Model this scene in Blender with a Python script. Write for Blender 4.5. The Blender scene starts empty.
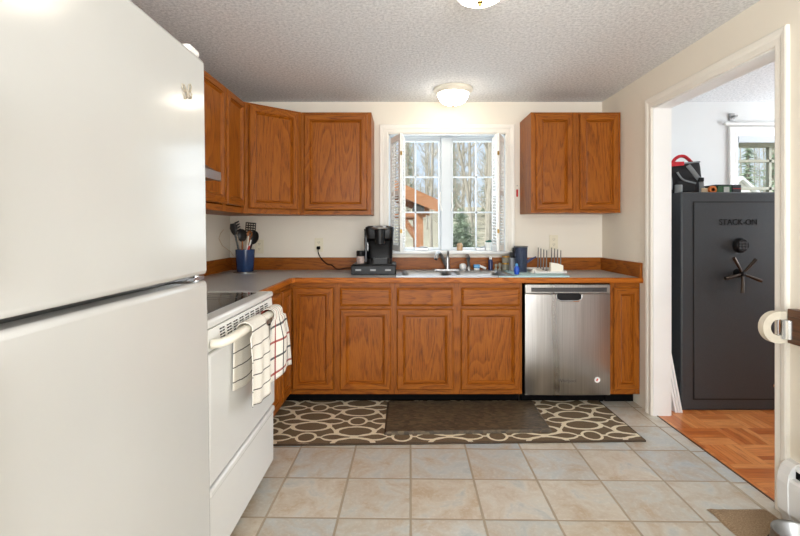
import bpy, bmesh, math, random
from mathutils import Vector, Matrix, Euler, noise as mnoise

random.seed(7)
SC = bpy.context.scene
COL = SC.collection
R = math.radians

# ------------------------------------------------------------------ camera, sky, lights, exposure
CAMZ, FPX, PX, PY = 1.236, 448.0, 403.0, 230.0
cam_d = bpy.data.cameras.new('camera')
cam = bpy.data.objects.new('camera', cam_d); COL.objects.link(cam)
cam.location = (0, 0, CAMZ); cam.rotation_euler = (R(90), 0, 0)
cam_d.sensor_width = 36.0; cam_d.lens = FPX / 800 * 36
cam_d.shift_x = -(PX - 400) / 800; cam_d.shift_y = -(268 - PY) / 800
cam_d.clip_start = 0.05; cam_d.clip_end = 400
SC.camera = cam

world = bpy.data.worlds.new('World'); SC.world = world; world.use_nodes = True
wn = world.node_tree; wbg = wn.nodes['Background']
wtc = wn.nodes.new('ShaderNodeTexCoord'); wns = wn.nodes.new('ShaderNodeTexNoise'); wrp = wn.nodes.new('ShaderNodeValToRGB')
wns.inputs['Scale'].default_value = 2.2; wns.inputs['Detail'].default_value = 5
wrp.color_ramp.elements[0].position = 0.38; wrp.color_ramp.elements[0].color = (0.80, 0.88, 1.0, 1)
wrp.color_ramp.elements[1].position = 0.62; wrp.color_ramp.elements[1].color = (0.92, 0.96, 1.0, 1)
wn.links.new(wtc.outputs['Generated'], wns.inputs['Vector']); wn.links.new(wns.outputs['Fac'], wrp.inputs['Fac'])
wn.links.new(wrp.outputs['Color'], wbg.inputs['Color'])
wbg.inputs['Strength'].default_value = 0.46

sun_d = bpy.data.lights.new('sun', 'SUN'); sun = bpy.data.objects.new('sun', sun_d); COL.objects.link(sun)
sun_d.energy = 2.6; sun_d.angle = R(3); sun_d.color = (1.0, 0.93, 0.82)
sun.rotation_euler = Vector((0.75, 0.62, -0.85)).to_track_quat('-Z', 'Y').to_euler()
sun.location = (-6, -6, 9)

def area(name, loc, direction, sx, sy, power, color):
    d = bpy.data.lights.new(name, 'AREA'); d.shape = 'RECTANGLE'; d.size = sx; d.size_y = sy
    d.energy = power; d.color = color
    o = bpy.data.objects.new(name, d); COL.objects.link(o)
    o.location = loc; o.rotation_euler = Vector(direction).to_track_quat('-Z', 'Y').to_euler()
    return o
# sink-window daylight, plus unseen fill lamps added behind the camera and next door
area('fill_rear', (0.35, -2.10, 1.25), (0, 1, 0.74), 2.3, 1.7, 80, (0.98, 0.98, 1.0))
area('daylight_sink_window', (0.368, 3.98, 1.56), (0, -1, -0.12), 0.9, 0.9, 4, (0.88, 0.94, 1.0))
area('fill_next_room', (4.50, 2.75, 1.45), (-1, -0.05, 0.7), 1.5, 1.4, 36, (0.90, 0.95, 1.0))
LAMP_GLOW = 6.2

SC.view_settings.view_transform = 'Standard'; SC.view_settings.look = 'None'
SC.view_settings.gamma = 1.0; SC.view_settings.use_curve_mapping = False
SC.view_settings.exposure = 1.22
SC.cycles.use_denoising = True
SC.cycles.max_bounces = 10; SC.cycles.diffuse_bounces = 6; SC.cycles.transparent_max_bounces = 12
SC.cycles.sample_clamp_indirect = 6.0
SC.cycles.caustics_reflective = False; SC.cycles.caustics_refractive = False

def W(px, py, Y):
    return Vector(((px - PX) * Y / FPX, Y, CAMZ - (py - PY) * Y / FPX))

# ------------------------------------------------------------------ materials
def srgb(r, g, b):
    f = lambda c: c / 12.92 if c <= 0.04045 else ((c + 0.055) / 1.055) ** 2.4
    return (f(r / 255), f(g / 255), f(b / 255), 1)

class NT:
    """small helper around a material's node tree"""
    def __init__(s, name):
        s.m = bpy.data.materials.new(name); s.m.use_nodes = True
        s.t = s.m.node_tree; s.b = s.t.nodes['Principled BSDF']
        s._c = None
    def new(s, kind, **kw):
        n = s.t.nodes.new(kind)
        for k, v in kw.items(): setattr(n, k, v)
        return n
    def put(s, sock, v):
        if isinstance(v, bpy.types.NodeSocket): s.t.links.new(v, sock)
        else: sock.default_value = v
    def coord(s, which='Object'):
        return s.new('ShaderNodeTexCoord').outputs[which]
    def math(s, op, a, b=None, c=None):
        n = s.new('ShaderNodeMath', operation=op)
        s.put(n.inputs[0], a)
        if b is not None: s.put(n.inputs[1], b)
        if c is not None: s.put(n.inputs[2], c)
        return n.outputs[0]
    def vmath(s, op, a, b):
        n = s.new('ShaderNodeVectorMath', operation=op)
        s.put(n.inputs[0], a); s.put(n.inputs[1], b)
        return n.outputs[0]
    def sep(s, v):
        n = s.new('ShaderNodeSeparateXYZ'); s.put(n.inputs[0], v); return n.outputs
    def comb(s, x, y, z):
        n = s.new('ShaderNodeCombineXYZ')
        for i, q in enumerate((x, y, z)): s.put(n.inputs[i], q)
        return n.outputs[0]
    def mapping(s, v, scale=(1, 1, 1), rot=(0, 0, 0), loc=(0, 0, 0)):
        n = s.new('ShaderNodeMapping'); s.put(n.inputs['Vector'], v)
        n.inputs['Scale'].default_value = scale; n.inputs['Rotation'].default_value = rot; n.inputs['Location'].default_value = loc
        return n.outputs[0]
    def noise(s, v, scale=5.0, detail=3.0, rough=0.5, dist=0.0):
        n = s.new('ShaderNodeTexNoise'); s.put(n.inputs['Vector'], v)
        n.inputs['Scale'].default_value = scale; n.inputs['Detail'].default_value = detail
        n.inputs['Roughness'].default_value = rough; n.inputs['Distortion'].default_value = dist
        return n.outputs['Fac']
    def ramp(s, f, stops, interp='LINEAR'):
        n = s.new('ShaderNodeValToRGB'); s.put(n.inputs[0], f); cr = n.color_ramp; cr.interpolation = interp
        while len(cr.elements) < len(stops): cr.elements.new(0.5)
        for e, (p, c) in zip(cr.elements, stops): e.position = p; e.color = c
        return n.outputs[0]
    def mix(s, f, a, b, blend='MIX'):
        n = s.new('ShaderNodeMix', data_type='RGBA', blend_type=blend)
        s.put(n.inputs[0], f); s.put(n.inputs[6], a); s.put(n.inputs[7], b)
        return n.outputs[2]
    def rnd(s):
        return s.new('ShaderNodeObjectInfo').outputs['Random']
    def bump(s, h, strength=0.2, dist=0.01):
        n = s.new('ShaderNodeBump'); s.put(n.inputs['Height'], h)
        n.inputs['Strength'].default_value = strength; n.inputs['Distance'].default_value = dist
        s.t.links.new(n.outputs[0], s.b.inputs['Normal'])
    def base(s, v): s.put(s.b.inputs['Base Color'], v)
    def set(s, rough=None, metal=None, spec=None, coat=None):
        if rough is not None: s.put(s.b.inputs['Roughness'], rough)
        if metal is not None: s.b.inputs['Metallic'].default_value = metal
        if spec is not None: s.b.inputs['Specular IOR Level'].default_value = spec
        if coat is not None: s.b.inputs['Coat Weight'].default_value = coat; s.b.inputs['Coat Roughness'].default_value = 0.15

def plain(name, rgb, rough=0.5, metal=0.0, var=0.06, scale=30.0, bump=0.0, bscale=200.0, spec=None, coat=None):
    n = NT(name); c = srgb(*rgb); v = n.coord()
    f = n.noise(v, scale, 3)
    d = (c[0] * (1 - var), c[1] * (1 - var), c[2] * (1 - var), 1)
    l = (min(1, c[0] * (1 + var)), min(1, c[1] * (1 + var)), min(1, c[2] * (1 + var)), 1)
    n.base(n.ramp(f, [(0.3, d), (0.7, l)])); n.set(rough, metal, spec, coat)
    if bump: n.bump(n.noise(v, bscale, 2), bump, 0.002)
    return n.m

def oak(name, axis, tone=0.95):
    """golden oak; grain runs along the given local axis"""
    n = NT(name); r = n.rnd()
    off = n.comb(n.math('MULTIPLY', r, 37.0), n.math('MULTIPLY', r, 19.0), n.math('MULTIPLY', r, 53.0))
    v = n.vmath('ADD', n.coord(), off)
    a = 'xyz'.index(axis)
    sc = lambda s, l: tuple(l if i == a else s for i in range(3))
    big = n.noise(n.mapping(v, sc(5.0, 0.75)), 1.0, 1.5, 0.5, 0.35)
    rings = n.math('FRACT', n.math('MULTIPLY', big, 15.0))
    rings = n.ramp(rings, [(0.0, (0.1, 0.1, 0.1, 1)), (0.55, (0.55, 0.55, 0.55, 1)), (0.86, (1, 1, 1, 1)), (1.0, (0.1, 0.1, 0.1, 1))])
    pore = n.noise(n.mapping(v, sc(230.0, 13.0)), 1.0, 3, 0.6)
    pore = n.ramp(pore, [(0.47, (0, 0, 0, 1)), (0.60, (1, 1, 1, 1))])
    t = tone
    light = srgb(172 * t, 100 * t, 26 * t); mid = srgb(146 * t, 76 * t, 13 * t); dark = srgb(70 * t, 31 * t, 5 * t)
    c = n.mix(n.math('MULTIPLY', rings, 0.85), light, mid)
    k = n.math('MULTIPLY', n.math('MULTIPLY', pore, 0.72), n.math('ADD', n.math('MULTIPLY', rings, 0.85), 0.22))
    c = n.mix(k, c, dark)
    c = n.mix(n.math('MULTIPLY', n.math('SUBTRACT', 1.0, n.noise(v, 1.7, 2)), 0.3), c, mid)
    n.base(c); n.set(0.42, spec=0.25)
    n.bump(pore, 0.06, 0.001)
    return n.m

M = {}
M['oak_z'] = oak('oak_upright_grain', 'z'); M['oak_x'] = oak('oak_level_grain', 'x')
M['oak_y'] = oak('oak_deep_grain', 'y')
M['oak_in'] = plain('cabinet_shadow_gap', (38, 24, 14), 0.7)
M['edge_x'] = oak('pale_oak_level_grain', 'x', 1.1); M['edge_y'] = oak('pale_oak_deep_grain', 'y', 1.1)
OAK = [M['oak_z'], M['oak_x'], M['oak_y']]

M['wall'] = plain('cream_wall_paint', (233, 226, 212), 0.75, var=0.012, scale=3, bump=0.05, bscale=140)
M['wall_cool'] = plain('white_wall_paint', (226, 227, 226), 0.75, var=0.012, scale=3, bump=0.05, bscale=140)
M['trim'] = plain('cream_white_trim_paint', (234, 230, 220), 0.38, var=0.012, scale=6)
M['trim_white'] = plain('white_trim_paint', (236, 236, 233), 0.38, var=0.012, scale=6)
M['vinyl'] = plain('white_window_vinyl', (206, 213, 218), 0.35, var=0.01)
M['white_gloss'] = plain('white_enamel', (222, 223, 221), 0.14, var=0.008, scale=8)
M['cream_plastic'] = plain('cream_plastic', (237, 232, 217), 0.35, var=0.02)
M['ivory'] = plain('ivory_plastic', (228, 220, 196), 0.4, var=0.02)
M['white_plastic'] = plain('white_plastic', (236, 236, 232), 0.35, var=0.02)
M['black_plastic'] = plain('black_plastic', (13, 13, 14), 0.42, var=0.1, spec=0.3)
M['black_matte'] = plain('black_matte', (10, 9, 9), 0.8, var=0.1, spec=0.1)
M['dark_glass'] = plain('black_ceramic_glass', (26, 27, 29), 0.06, var=0.05, spec=0.6)
M['chrome'] = plain('chrome', (214, 216, 218), 0.14, 1.0, var=0.02)
M['sink'] = plain('satin_sink_steel', (150, 151, 152), 0.38, 1.0, var=0.03)
M['nickel'] = plain('brushed_nickel', (164, 164, 163), 0.33, 1.0, var=0.03)
M['brass'] = plain('brass', (150, 122, 70), 0.3, 1.0, var=0.05)
M['steel_grey'] = plain('grey_painted_steel', (120, 120, 118), 0.35, 0.6, var=0.05)
M['fridge'] = None
n = NT('white_orange_peel_enamel'); v = n.coord()
n.base(n.ramp(n.noise(v, 3, 2), [(0.3, srgb(193, 193, 190)), (0.7, srgb(197, 197, 194))])); n.set(0.125, spec=0.34)
n.bump(n.noise(v, 330, 2), 0.10, 0.0008); M['fridge'] = n.m

n = NT('popcorn_ceiling'); v = n.coord()
f = n.noise(v, 62, 4, 0.7)
n.base(n.ramp(f, [(0.36, srgb(204, 206, 208)), (0.62, srgb(240, 241, 242))])); n.set(0.9)
n.bump(f, 0.7, 0.010); M['ceiling'] = n.m

n = NT('grey_laminate'); v = n.coord()
f = n.noise(v, 260, 3, 0.7); g = n.noise(v, 6, 2)
c = n.ramp(f, [(0.35, srgb(154, 156, 156)), (0.5, srgb(178, 180, 180)), (0.66, srgb(196, 198, 198))])
n.base(n.mix(n.math('MULTIPLY', g, 0.25), c, srgb(166, 171, 175))); n.set(0.3); M['laminate'] = n.m

def tiles(name, sx, sy, ox, oy, rot):
    n = NT(name); v = n.mapping(n.coord(), rot=(0, 0, rot))
    x, y, z = n.sep(v)
    u = n.math('DIVIDE', n.math('SUBTRACT', x, ox), sx); w = n.math('DIVIDE', n.math('SUBTRACT', y, oy), sy)
    iu, iw = n.math('FLOOR', u), n.math('FLOOR', w)
    wob = n.math('MULTIPLY', n.math('SUBTRACT', n.noise(v, 13, 3), 0.5), 0.03)
    fu = n.math('ABSOLUTE', n.math('SUBTRACT', n.math('FRACT', n.math('ADD', u, 0)), 0.5))
    fw = n.math('ABSOLUTE', n.math('SUBTRACT', n.math('FRACT', n.math('ADD', w, 0)), 0.5))
    eu = n.math('MULTIPLY', n.math('SUBTRACT', 0.5, fu), sx); ew = n.math('MULTIPLY', n.math('SUBTRACT', 0.5, fw), sy)
    e = n.math('MINIMUM', eu, ew)
    e = n.math('ADD', e, n.math('MULTIPLY', wob, 0.12))
    grout = n.ramp(n.math('MULTIPLY', e, 40.0), [(0.15, (1, 1, 1, 1)), (0.27, (0, 0, 0, 1))])
    wnz = n.new('ShaderNodeTexWhiteNoise', noise_dimensions='2D'); n.put(wnz.inputs['Vector'], n.comb(iu, iw, 0.0))
    pick = wnz.outputs['Value']
    tc = n.ramp(pick, [(0.0, srgb(190, 181, 164)), (0.22, srgb(196, 190, 178)), (0.45, srgb(185, 183, 174)),
                       (0.62, srgb(180, 183, 180)), (0.82, srgb(199, 190, 174)), (1.0, srgb(168, 175, 178))])
    sh = n.vmath('ADD', v, n.comb(n.math('MULTIPLY', pick, 31.0), n.math('MULTIPLY', pick, 17.0), 0.0))
    cloud = n.noise(sh, 6.5, 6, 0.62, 0.7); fine = n.noise(sh, 55, 4, 0.6, 0.4)
    tc = n.mix(n.ramp(cloud, [(0.42, (0, 0, 0, 1)), (0.66, (0.85, 0.85, 0.85, 1))]), tc, srgb(170, 148, 120))
    tc = n.mix(n.ramp(cloud, [(0.28, (0.8, 0.8, 0.8, 1)), (0.45, (0, 0, 0, 1))]), tc, srgb(158, 165, 166))
    tc = n.mix(n.math('MULTIPLY', n.ramp(fine, [(0.5, (0, 0, 0, 1)), (0.72, (1, 1, 1, 1))]), 0.28), tc, srgb(222, 218, 208))
    n.base(n.mix(grout, tc, srgb(158, 144, 124)))
    n.set(n.ramp(grout, [(0, (0.33, 0.33, 0.33, 1)), (1, (0.85, 0.85, 0.85, 1))]))
    h = n.math('ADD', n.math('MULTIPLY', n.math('SUBTRACT', 1.0, grout), 1.0), n.math('MULTIPLY', cloud, 0.35))
    n.bump(h, 0.35, 0.006)
    return n.m
M['tile'] = tiles('slate_look_floor_tile', 0.312, 0.309, 0.003, 2.535, R(0.9))
M['tile_border'] = tiles('slate_look_border_tile', 0.312, 0.309, 1.603, 2.50, R(0))

n = NT('finger_block_parquet'); v = n.coord(); x, y, z = n.sep(v); S = 0.215
u, w = n.math('DIVIDE', x, S), n.math('DIVIDE', y, S)
iu, iw = n.math('FLOOR', u), n.math('FLOOR', w)
par = n.math('MODULO', n.math('ADD', n.math('ADD', iu, iw), 200.0), 2.0); par = n.math('GREATER_THAN', par, 0.5)
fu, fw = n.math('FRACT', u), n.math('FRACT', w)
st = n.math('ADD', n.math('MULTIPLY', par, fu), n.math('MULTIPLY', n.math('SUBTRACT', 1.0, par), fw))
k = n.math('FLOOR', n.math('MULTIPLY', st, 5.0))
wz = n.new('ShaderNodeTexWhiteNoise', noise_dimensions='3D'); n.put(wz.inputs['Vector'], n.comb(iu, iw, k))
c = n.ramp(wz.outputs['Value'], [(0.0, srgb(178, 96, 42)), (0.35, srgb(206, 126, 64)), (0.7, srgb(222, 150, 88)), (1.0, srgb(196, 110, 50))])
gx = n.noise(n.mapping(v, (8, 120, 1)), 1.0, 3); gy = n.noise(n.mapping(v, (120, 8, 1)), 1.0, 3)
g = n.math('ADD', n.math('MULTIPLY', par, gy), n.math('MULTIPLY', n.math('SUBTRACT', 1.0, par), gx))
c = n.mix(n.ramp(g, [(0.45, (0, 0, 0, 1)), (0.75, (0.6, 0.6, 0.6, 1))]), c, srgb(140, 66, 26))
seam = n.math('ABSOLUTE', n.math('SUBTRACT', n.math('FRACT', n.math('MULTIPLY', st, 5.0)), 0.5))
c = n.mix(n.math('MULTIPLY', n.math('GREATER_THAN', seam, 0.47), 0.55), c, srgb(120, 58, 24))
n.base(c); n.set(0.28); M['parquet'] = n.m

# rug: brown pile with a cream trellis of rings and ovals
n = NT('brown_trellis_rug'); v = n.coord(); x, y, z = n.sep(v)
wv = n.math('MULTIPLY', n.math('SUBTRACT', n.noise(v, 45, 2), 0.5), 0.006)
def fold(cc, o, P):
    t_ = n.math('ADD', n.math('ADD', cc, o), P * 40.5)
    return n.math('ABSOLUTE', n.math('SUBTRACT', n.math('MODULO', t_, P), P / 2))
qx, qy = fold(x, 0.57, 0.568), fold(n.math('ADD', y, n.math('MULTIPLY', x, -0.015)), -2.645, 0.44)
dists = []
def ell(a, b_, cx, cy, ax, ay):
    dx = n.math('DIVIDE', n.math('SUBTRACT', a, cx), ax); dy = n.math('DIVIDE', n.math('SUBTRACT', b_, cy), ay)
    d = n.math('SQRT', n.math('ADD', n.math('MULTIPLY', dx, dx), n.math('MULTIPLY', dy, dy)))
    return n.math('MULTIPLY', n.math('ABSOLUTE', n.math('SUBTRACT', d, 1.0)), min(ax, ay))
for a, b_ in ((qx, qy), (n.math('SUBTRACT', 0.284, qx), n.math('SUBTRACT', 0.22, qy))):
    dists.append(ell(a, b_, 0.0, 0.0, 0.056, 0.056))
    dists.append(ell(a, b_, 0.284, 0.074, 0.116, 0.062))
    # pointed leaf between a small ring and the next column, and the bar to its tip
    u = n.math('MAXIMUM', n.math('DIVIDE', n.math('SUBTRACT', a, 0.086), 0.20), 0.0)
    h = n.math('MULTIPLY', n.math('SINE', n.math('MULTIPLY', n.math('POWER', u, 0.7), math.pi)), 0.040)
    dl = n.math('ABSOLUTE', n.math('SUBTRACT', b_, h))
    dl = n.math('ADD', n.math('MULTIPLY', dl, 0.9), n.math('MULTIPLY', n.math('LESS_THAN', a, 0.056), 1.0))
    dists.append(dl)
# slanting ties between the ovals of neighbouring columns
nx_, ny_ = 0.08, 0.054; ln = math.hypot(nx_, ny_)
dg = n.math('ABSOLUTE', n.math('ADD', n.math('MULTIPLY', n.math('SUBTRACT', qx, 0.142), nx_ / ln), n.math('MULTIPLY', n.math('SUBTRACT', qy, 0.11), ny_ / ln)))
dg = n.math('ADD', dg, n.math('GREATER_THAN', n.math('ABSOLUTE', n.math('SUBTRACT', qy, 0.11)), 0.046))
dists.append(dg)
dm = dists[0]
for q_ in dists[1:]: dm = n.math('MINIMUM', dm, q_)
line = n.math('LESS_THAN', n.math('ADD', dm, wv), 0.0082)
pile = n.noise(v, 420, 2)
br = n.ramp(pile, [(0.3, srgb(94, 78, 60)), (0.7, srgb(124, 106, 83))]); cr = n.ramp(pile, [(0.3, srgb(210, 196, 168)), (0.7, srgb(234, 222, 196))])
n.base(n.mix(line, br, cr)); n.set(0.95, spec=0.1); n.bump(pile, 0.6, 0.004); M['rug'] = n.m
M['rug_edge'] = plain('dark_brown_rug_binding', (70, 55, 40), 0.9, var=0.1, scale=200)

n = NT('dark_brown_comfort_mat'); v = n.coord()
vo = n.new('ShaderNodeTexVoronoi', feature='F1'); n.put(vo.inputs['Vector'], n.mapping(v, (34, 60, 1), rot=(0, 0, 0.5)))
vo.inputs['Scale'].default_value = 1.0
sx_ = n.sep(vo.outputs['Color'])
c = n.ramp(sx_[0], [(0.0, srgb(58, 48, 36)), (0.5, srgb(76, 64, 48)), (1.0, srgb(98, 84, 62))])
n.base(c); n.set(0.55); n.bump(vo.outputs['Distance'], 0.3, 0.004); M['mat'] = n.m

n = NT('shaggy_tan_mat'); v = n.coord(); f = n.noise(v, 160, 4, 0.7)
n.base(n.ramp(f, [(0.3, srgb(150, 122, 92)), (0.7, srgb(204, 178, 146))])); n.set(0.95, spec=0.1); n.bump(f, 0.9, 0.02); M['shag'] = n.m

n = NT('brushed_stainless'); v = n.coord(); f = n.noise(n.mapping(v, (260, 260, 2.0)), 1.0, 2)
g = n.noise(n.mapping(v, (7, 7, 0.5)), 1.0, 2)
c = n.ramp(f, [(0.3, srgb(172, 171, 170)), (0.7, srgb(196, 195, 194))])
n.base(n.mix(n.math('MULTIPLY', g, 0.35), c, srgb(186, 176, 164)))
n.set(n.ramp(g, [(0.3, (0.26, 0.26, 0.26, 1)), (0.7, (0.40, 0.40, 0.40, 1))]), 1.0); M['stainless'] = n.m

n = NT('charcoal_hammered_paint'); v = n.coord(); f = n.noise(v, 220, 3, 0.7)
n.base(n.ramp(f, [(0.32, srgb(43, 46, 49)), (0.66, srgb(70, 74, 78))])); n.set(0.42); n.bump(f, 0.25, 0.002); M['safe'] = n.m
M['safe_edge'] = plain('black_door_gap', (14, 14, 15), 0.6)

n = NT('lamp_glass'); n.base(srgb(255, 246, 226)); n.set(0.3)
n.b.inputs['Emission Color'].default_value = (1.0, 0.89, 0.74, 1); n.b.inputs['Emission Strength'].default_value = LAMP_GLOW
M['lamp'] = n.m

# thin clear glass: mostly see-through with a weak mirror of the room
n = NT('window_glass'); t = n.t
tr = n.new('ShaderNodeBsdfTransparent'); gl = n.new('ShaderNodeBsdfGlossy'); mx = n.new('ShaderNodeMixShader')
fr = n.new('ShaderNodeLayerWeight'); fr.inputs['Blend'].default_value = 0.12
tr.inputs['Color'].default_value = (0.93, 0.97, 0.99, 1); gl.inputs['Roughness'].default_value = 0.02
t.links.new(n.math('MULTIPLY', fr.outputs['Fresnel'], 0.5), mx.inputs[0]); t.links.new(tr.outputs[0], mx.inputs[1]); t.links.new(gl.outputs[0], mx.inputs[2])
t.links.new(mx.outputs[0], t.nodes['Material Output'].inputs['Surface']); t.nodes.remove(n.b); M['glass'] = n.m
def tinted(name, rgb, mixv, clear=None):
    n = NT(name); n.base(srgb(*rgb)); n.set(0.15); tr = n.new('ShaderNodeBsdfTransparent'); tr.inputs['Color'].default_value = srgb(*(clear or rgb))
    mx = n.new('ShaderNodeMixShader'); mx.inputs[0].default_value = mixv
    n.t.links.new(n.b.outputs[0], mx.inputs[1]); n.t.links.new(tr.outputs[0], mx.inputs[2])
    n.t.links.new(mx.outputs[0], n.t.nodes['Material Output'].inputs['Surface']); return n.m
M['smoke_plastic'] = tinted('smoke_blue_clear_plastic', (84, 94, 116), 0.55, (196, 204, 220))
M['tank_plastic'] = tinted('smoke_grey_tank_plastic', (30, 32, 36), 0.3)
M['amber_glass'] = tinted('amber_jar_glass', (206, 170, 130), 0.3)
M['clear_glass'] = tinted('clear_jar_glass', (206, 204, 188), 0.55)

def check(name, lines):
    """towel weave from its uv map: list of (axis, period, offset, width, colour)"""
    n = NT(name); uv = n.coord('UV'); x, y, z = n.sep(uv)
    c = n.ramp(n.noise(uv, 260, 2), [(0.3, srgb(222, 216, 204)), (0.7, srgb(240, 236, 226))])
    for ax, P, o, wd, col in lines:
        q = x if ax == 'u' else y
        d = n.math('ABSOLUTE', n.math('SUBTRACT', n.math('FRACT', n.math('DIVIDE', n.math('ADD', q, o + P * 20), P)), 0.5))
        c = n.mix(n.math('MULTIPLY', n.math('LESS_THAN', d, wd / P / 2), 0.88), c, srgb(*col))
    n.base(c); n.set(0.9, spec=0.15); n.bump(n.noise(uv, 500, 2), 0.4, 0.002); return n.m
M['towel_black'] = check('white_towel_black_stripe', [('v', 0.058, 0.0, 0.0045, (38, 32, 30)), ('u', 0.30, 0.17, 0.003, (150, 140, 130))])
M['towel_red'] = check('white_towel_red_black_check', [('v', 0.14, 0.0, 0.010, (34, 36, 44)), ('v', 0.14, 0.07, 0.010, (150, 40, 34)),
                                                    ('u', 0.11, 0.045, 0.009, (34, 36, 44)), ('u', 0.11, 0.1, 0.009, (150, 40, 34))])

M['blue_glaze'] = plain('blue_glaze', (38, 62, 104), 0.2, var=0.12, scale=14)
M['blue_plastic'] = plain('bright_blue_plastic', (26, 82, 190), 0.3)
M['navy_plastic'] = plain('navy_bottle_plastic', (32, 46, 92), 0.3)
M['sky_plastic'] = plain('light_blue_plastic', (84, 160, 214), 0.35)
M['teal_leaf'] = plain('teal_green_leaf', (38, 110, 96), 0.5, var=0.2)
M['turquoise'] = plain('pale_turquoise_cloth', (178, 208, 210), 0.85, var=0.06, scale=160, bump=0.4, bscale=300)
M['cloth'] = plain('white_cotton', (222, 218, 208), 0.9, var=0.04, bump=0.3)
M['nylon'] = plain('black_polymer', (22, 21, 21), 0.4, var=0.15)
M['wood_spoon'] = plain('beech_wood', (158, 98, 52), 0.55, var=0.15, scale=60)
M['gold_lid'] = plain('gold_lid', (208, 160, 74), 0.3, 0.8)
M['olive'] = plain('green_jar_contents', (128, 130, 72), 0.6, var=0.3, scale=90)
M['red'] = plain('red_fabric', (186, 24, 36), 0.7, var=0.1)
M['red_plastic'] = plain('red_plastic', (196, 40, 34), 0.4)
M['bag_black'] = plain('black_canvas', (26, 26, 28), 0.85, var=0.2, scale=120, bump=0.3)
M['webbing'] = plain('grey_webbing', (128, 132, 134), 0.8, var=0.1, scale=200)
M['green_tin'] = plain('green_box_card', (58, 104, 66), 0.5, var=0.1)
M['box_pale'] = plain('pale_label', (206, 208, 200), 0.6)
M['box_dark'] = plain('dark_box_card', (46, 50, 54), 0.5)
M['orange'] = plain('orange_plastic', (222, 120, 48), 0.45)
M['tan'] = plain('tan_card', (208, 184, 150), 0.6)
M['gate_wood'] = plain('dark_walnut_board', (84, 52, 32), 0.5, var=0.3, scale=20)
n = NT('walnut_board_grain'); v = n.coord(); f = n.noise(n.mapping(v, (60, 2, 60)), 1.0, 3, 0.6)
n.base(n.ramp(f, [(0.3, srgb(58, 34, 20)), (0.7, srgb(108, 70, 42))])); n.set(0.45); M['gate_wood'] = n.m
M['rubber'] = plain('dark_rubber', (40, 42, 48), 0.7)
M['olive_blind'] = plain('olive_shade_cloth', (104, 104, 84), 0.8)
M['sticker'] = plain('white_sticker', (238, 236, 232), 0.5)
M['logo_grey'] = plain('grey_print', (96, 92, 88), 0.5)
# outdoors: haze is put into the pale bark, twig and needle colours
n = NT('leaf_litter_ground'); v = n.coord(); f = n.noise(v, 1.2, 8, 0.7); g = n.noise(v, 9, 4, 0.7)
c = n.ramp(f, [(0.3, srgb(136, 128, 112)), (0.5, srgb(178, 170, 152)), (0.7, srgb(202, 196, 180))])
n.base(n.mix(n.math('MULTIPLY', g, 0.4), c, srgb(120, 116, 84))); n.set(0.95); M['litter'] = n.m
n = NT('hazy_grey_bark'); v = n.coord(); f = n.noise(n.mapping(v, (14, 14, 2.5)), 1.0, 5, 0.7)
n.base(n.ramp(f, [(0.3, srgb(138, 132, 122)), (0.7, srgb(186, 178, 166))])); n.set(0.9); M['bark'] = n.m
M['twig'] = plain('hazy_grey_brown_twig', (178, 170, 156), 0.9, var=0.15, scale=2)
n = NT('hazy_evergreen_needles'); v = n.coord(); f = n.noise(v, 3.0, 4, 0.7)
n.base(n.ramp(f, [(0.3, srgb(150, 166, 146)), (0.7, srgb(192, 204, 184))])); n.set(0.8); M['needle'] = n.m
M['cedar'] = None
n = NT('cedar_timber'); v = n.coord(); f = n.noise(n.mapping(v, (3, 30, 30)), 1.0, 4, 0.6)
n.base(n.ramp(f, [(0.3, srgb(150, 98, 64)), (0.7, srgb(186, 132, 94))])); n.set(0.7); M['cedar'] = n.m
M['shingle'] = plain('brown_shingle', (150, 112, 86), 0.9, var=0.2, scale=14)
M['iron'] = plain('dark_grey_beam_end', (74, 72, 70), 0.6)

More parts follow.
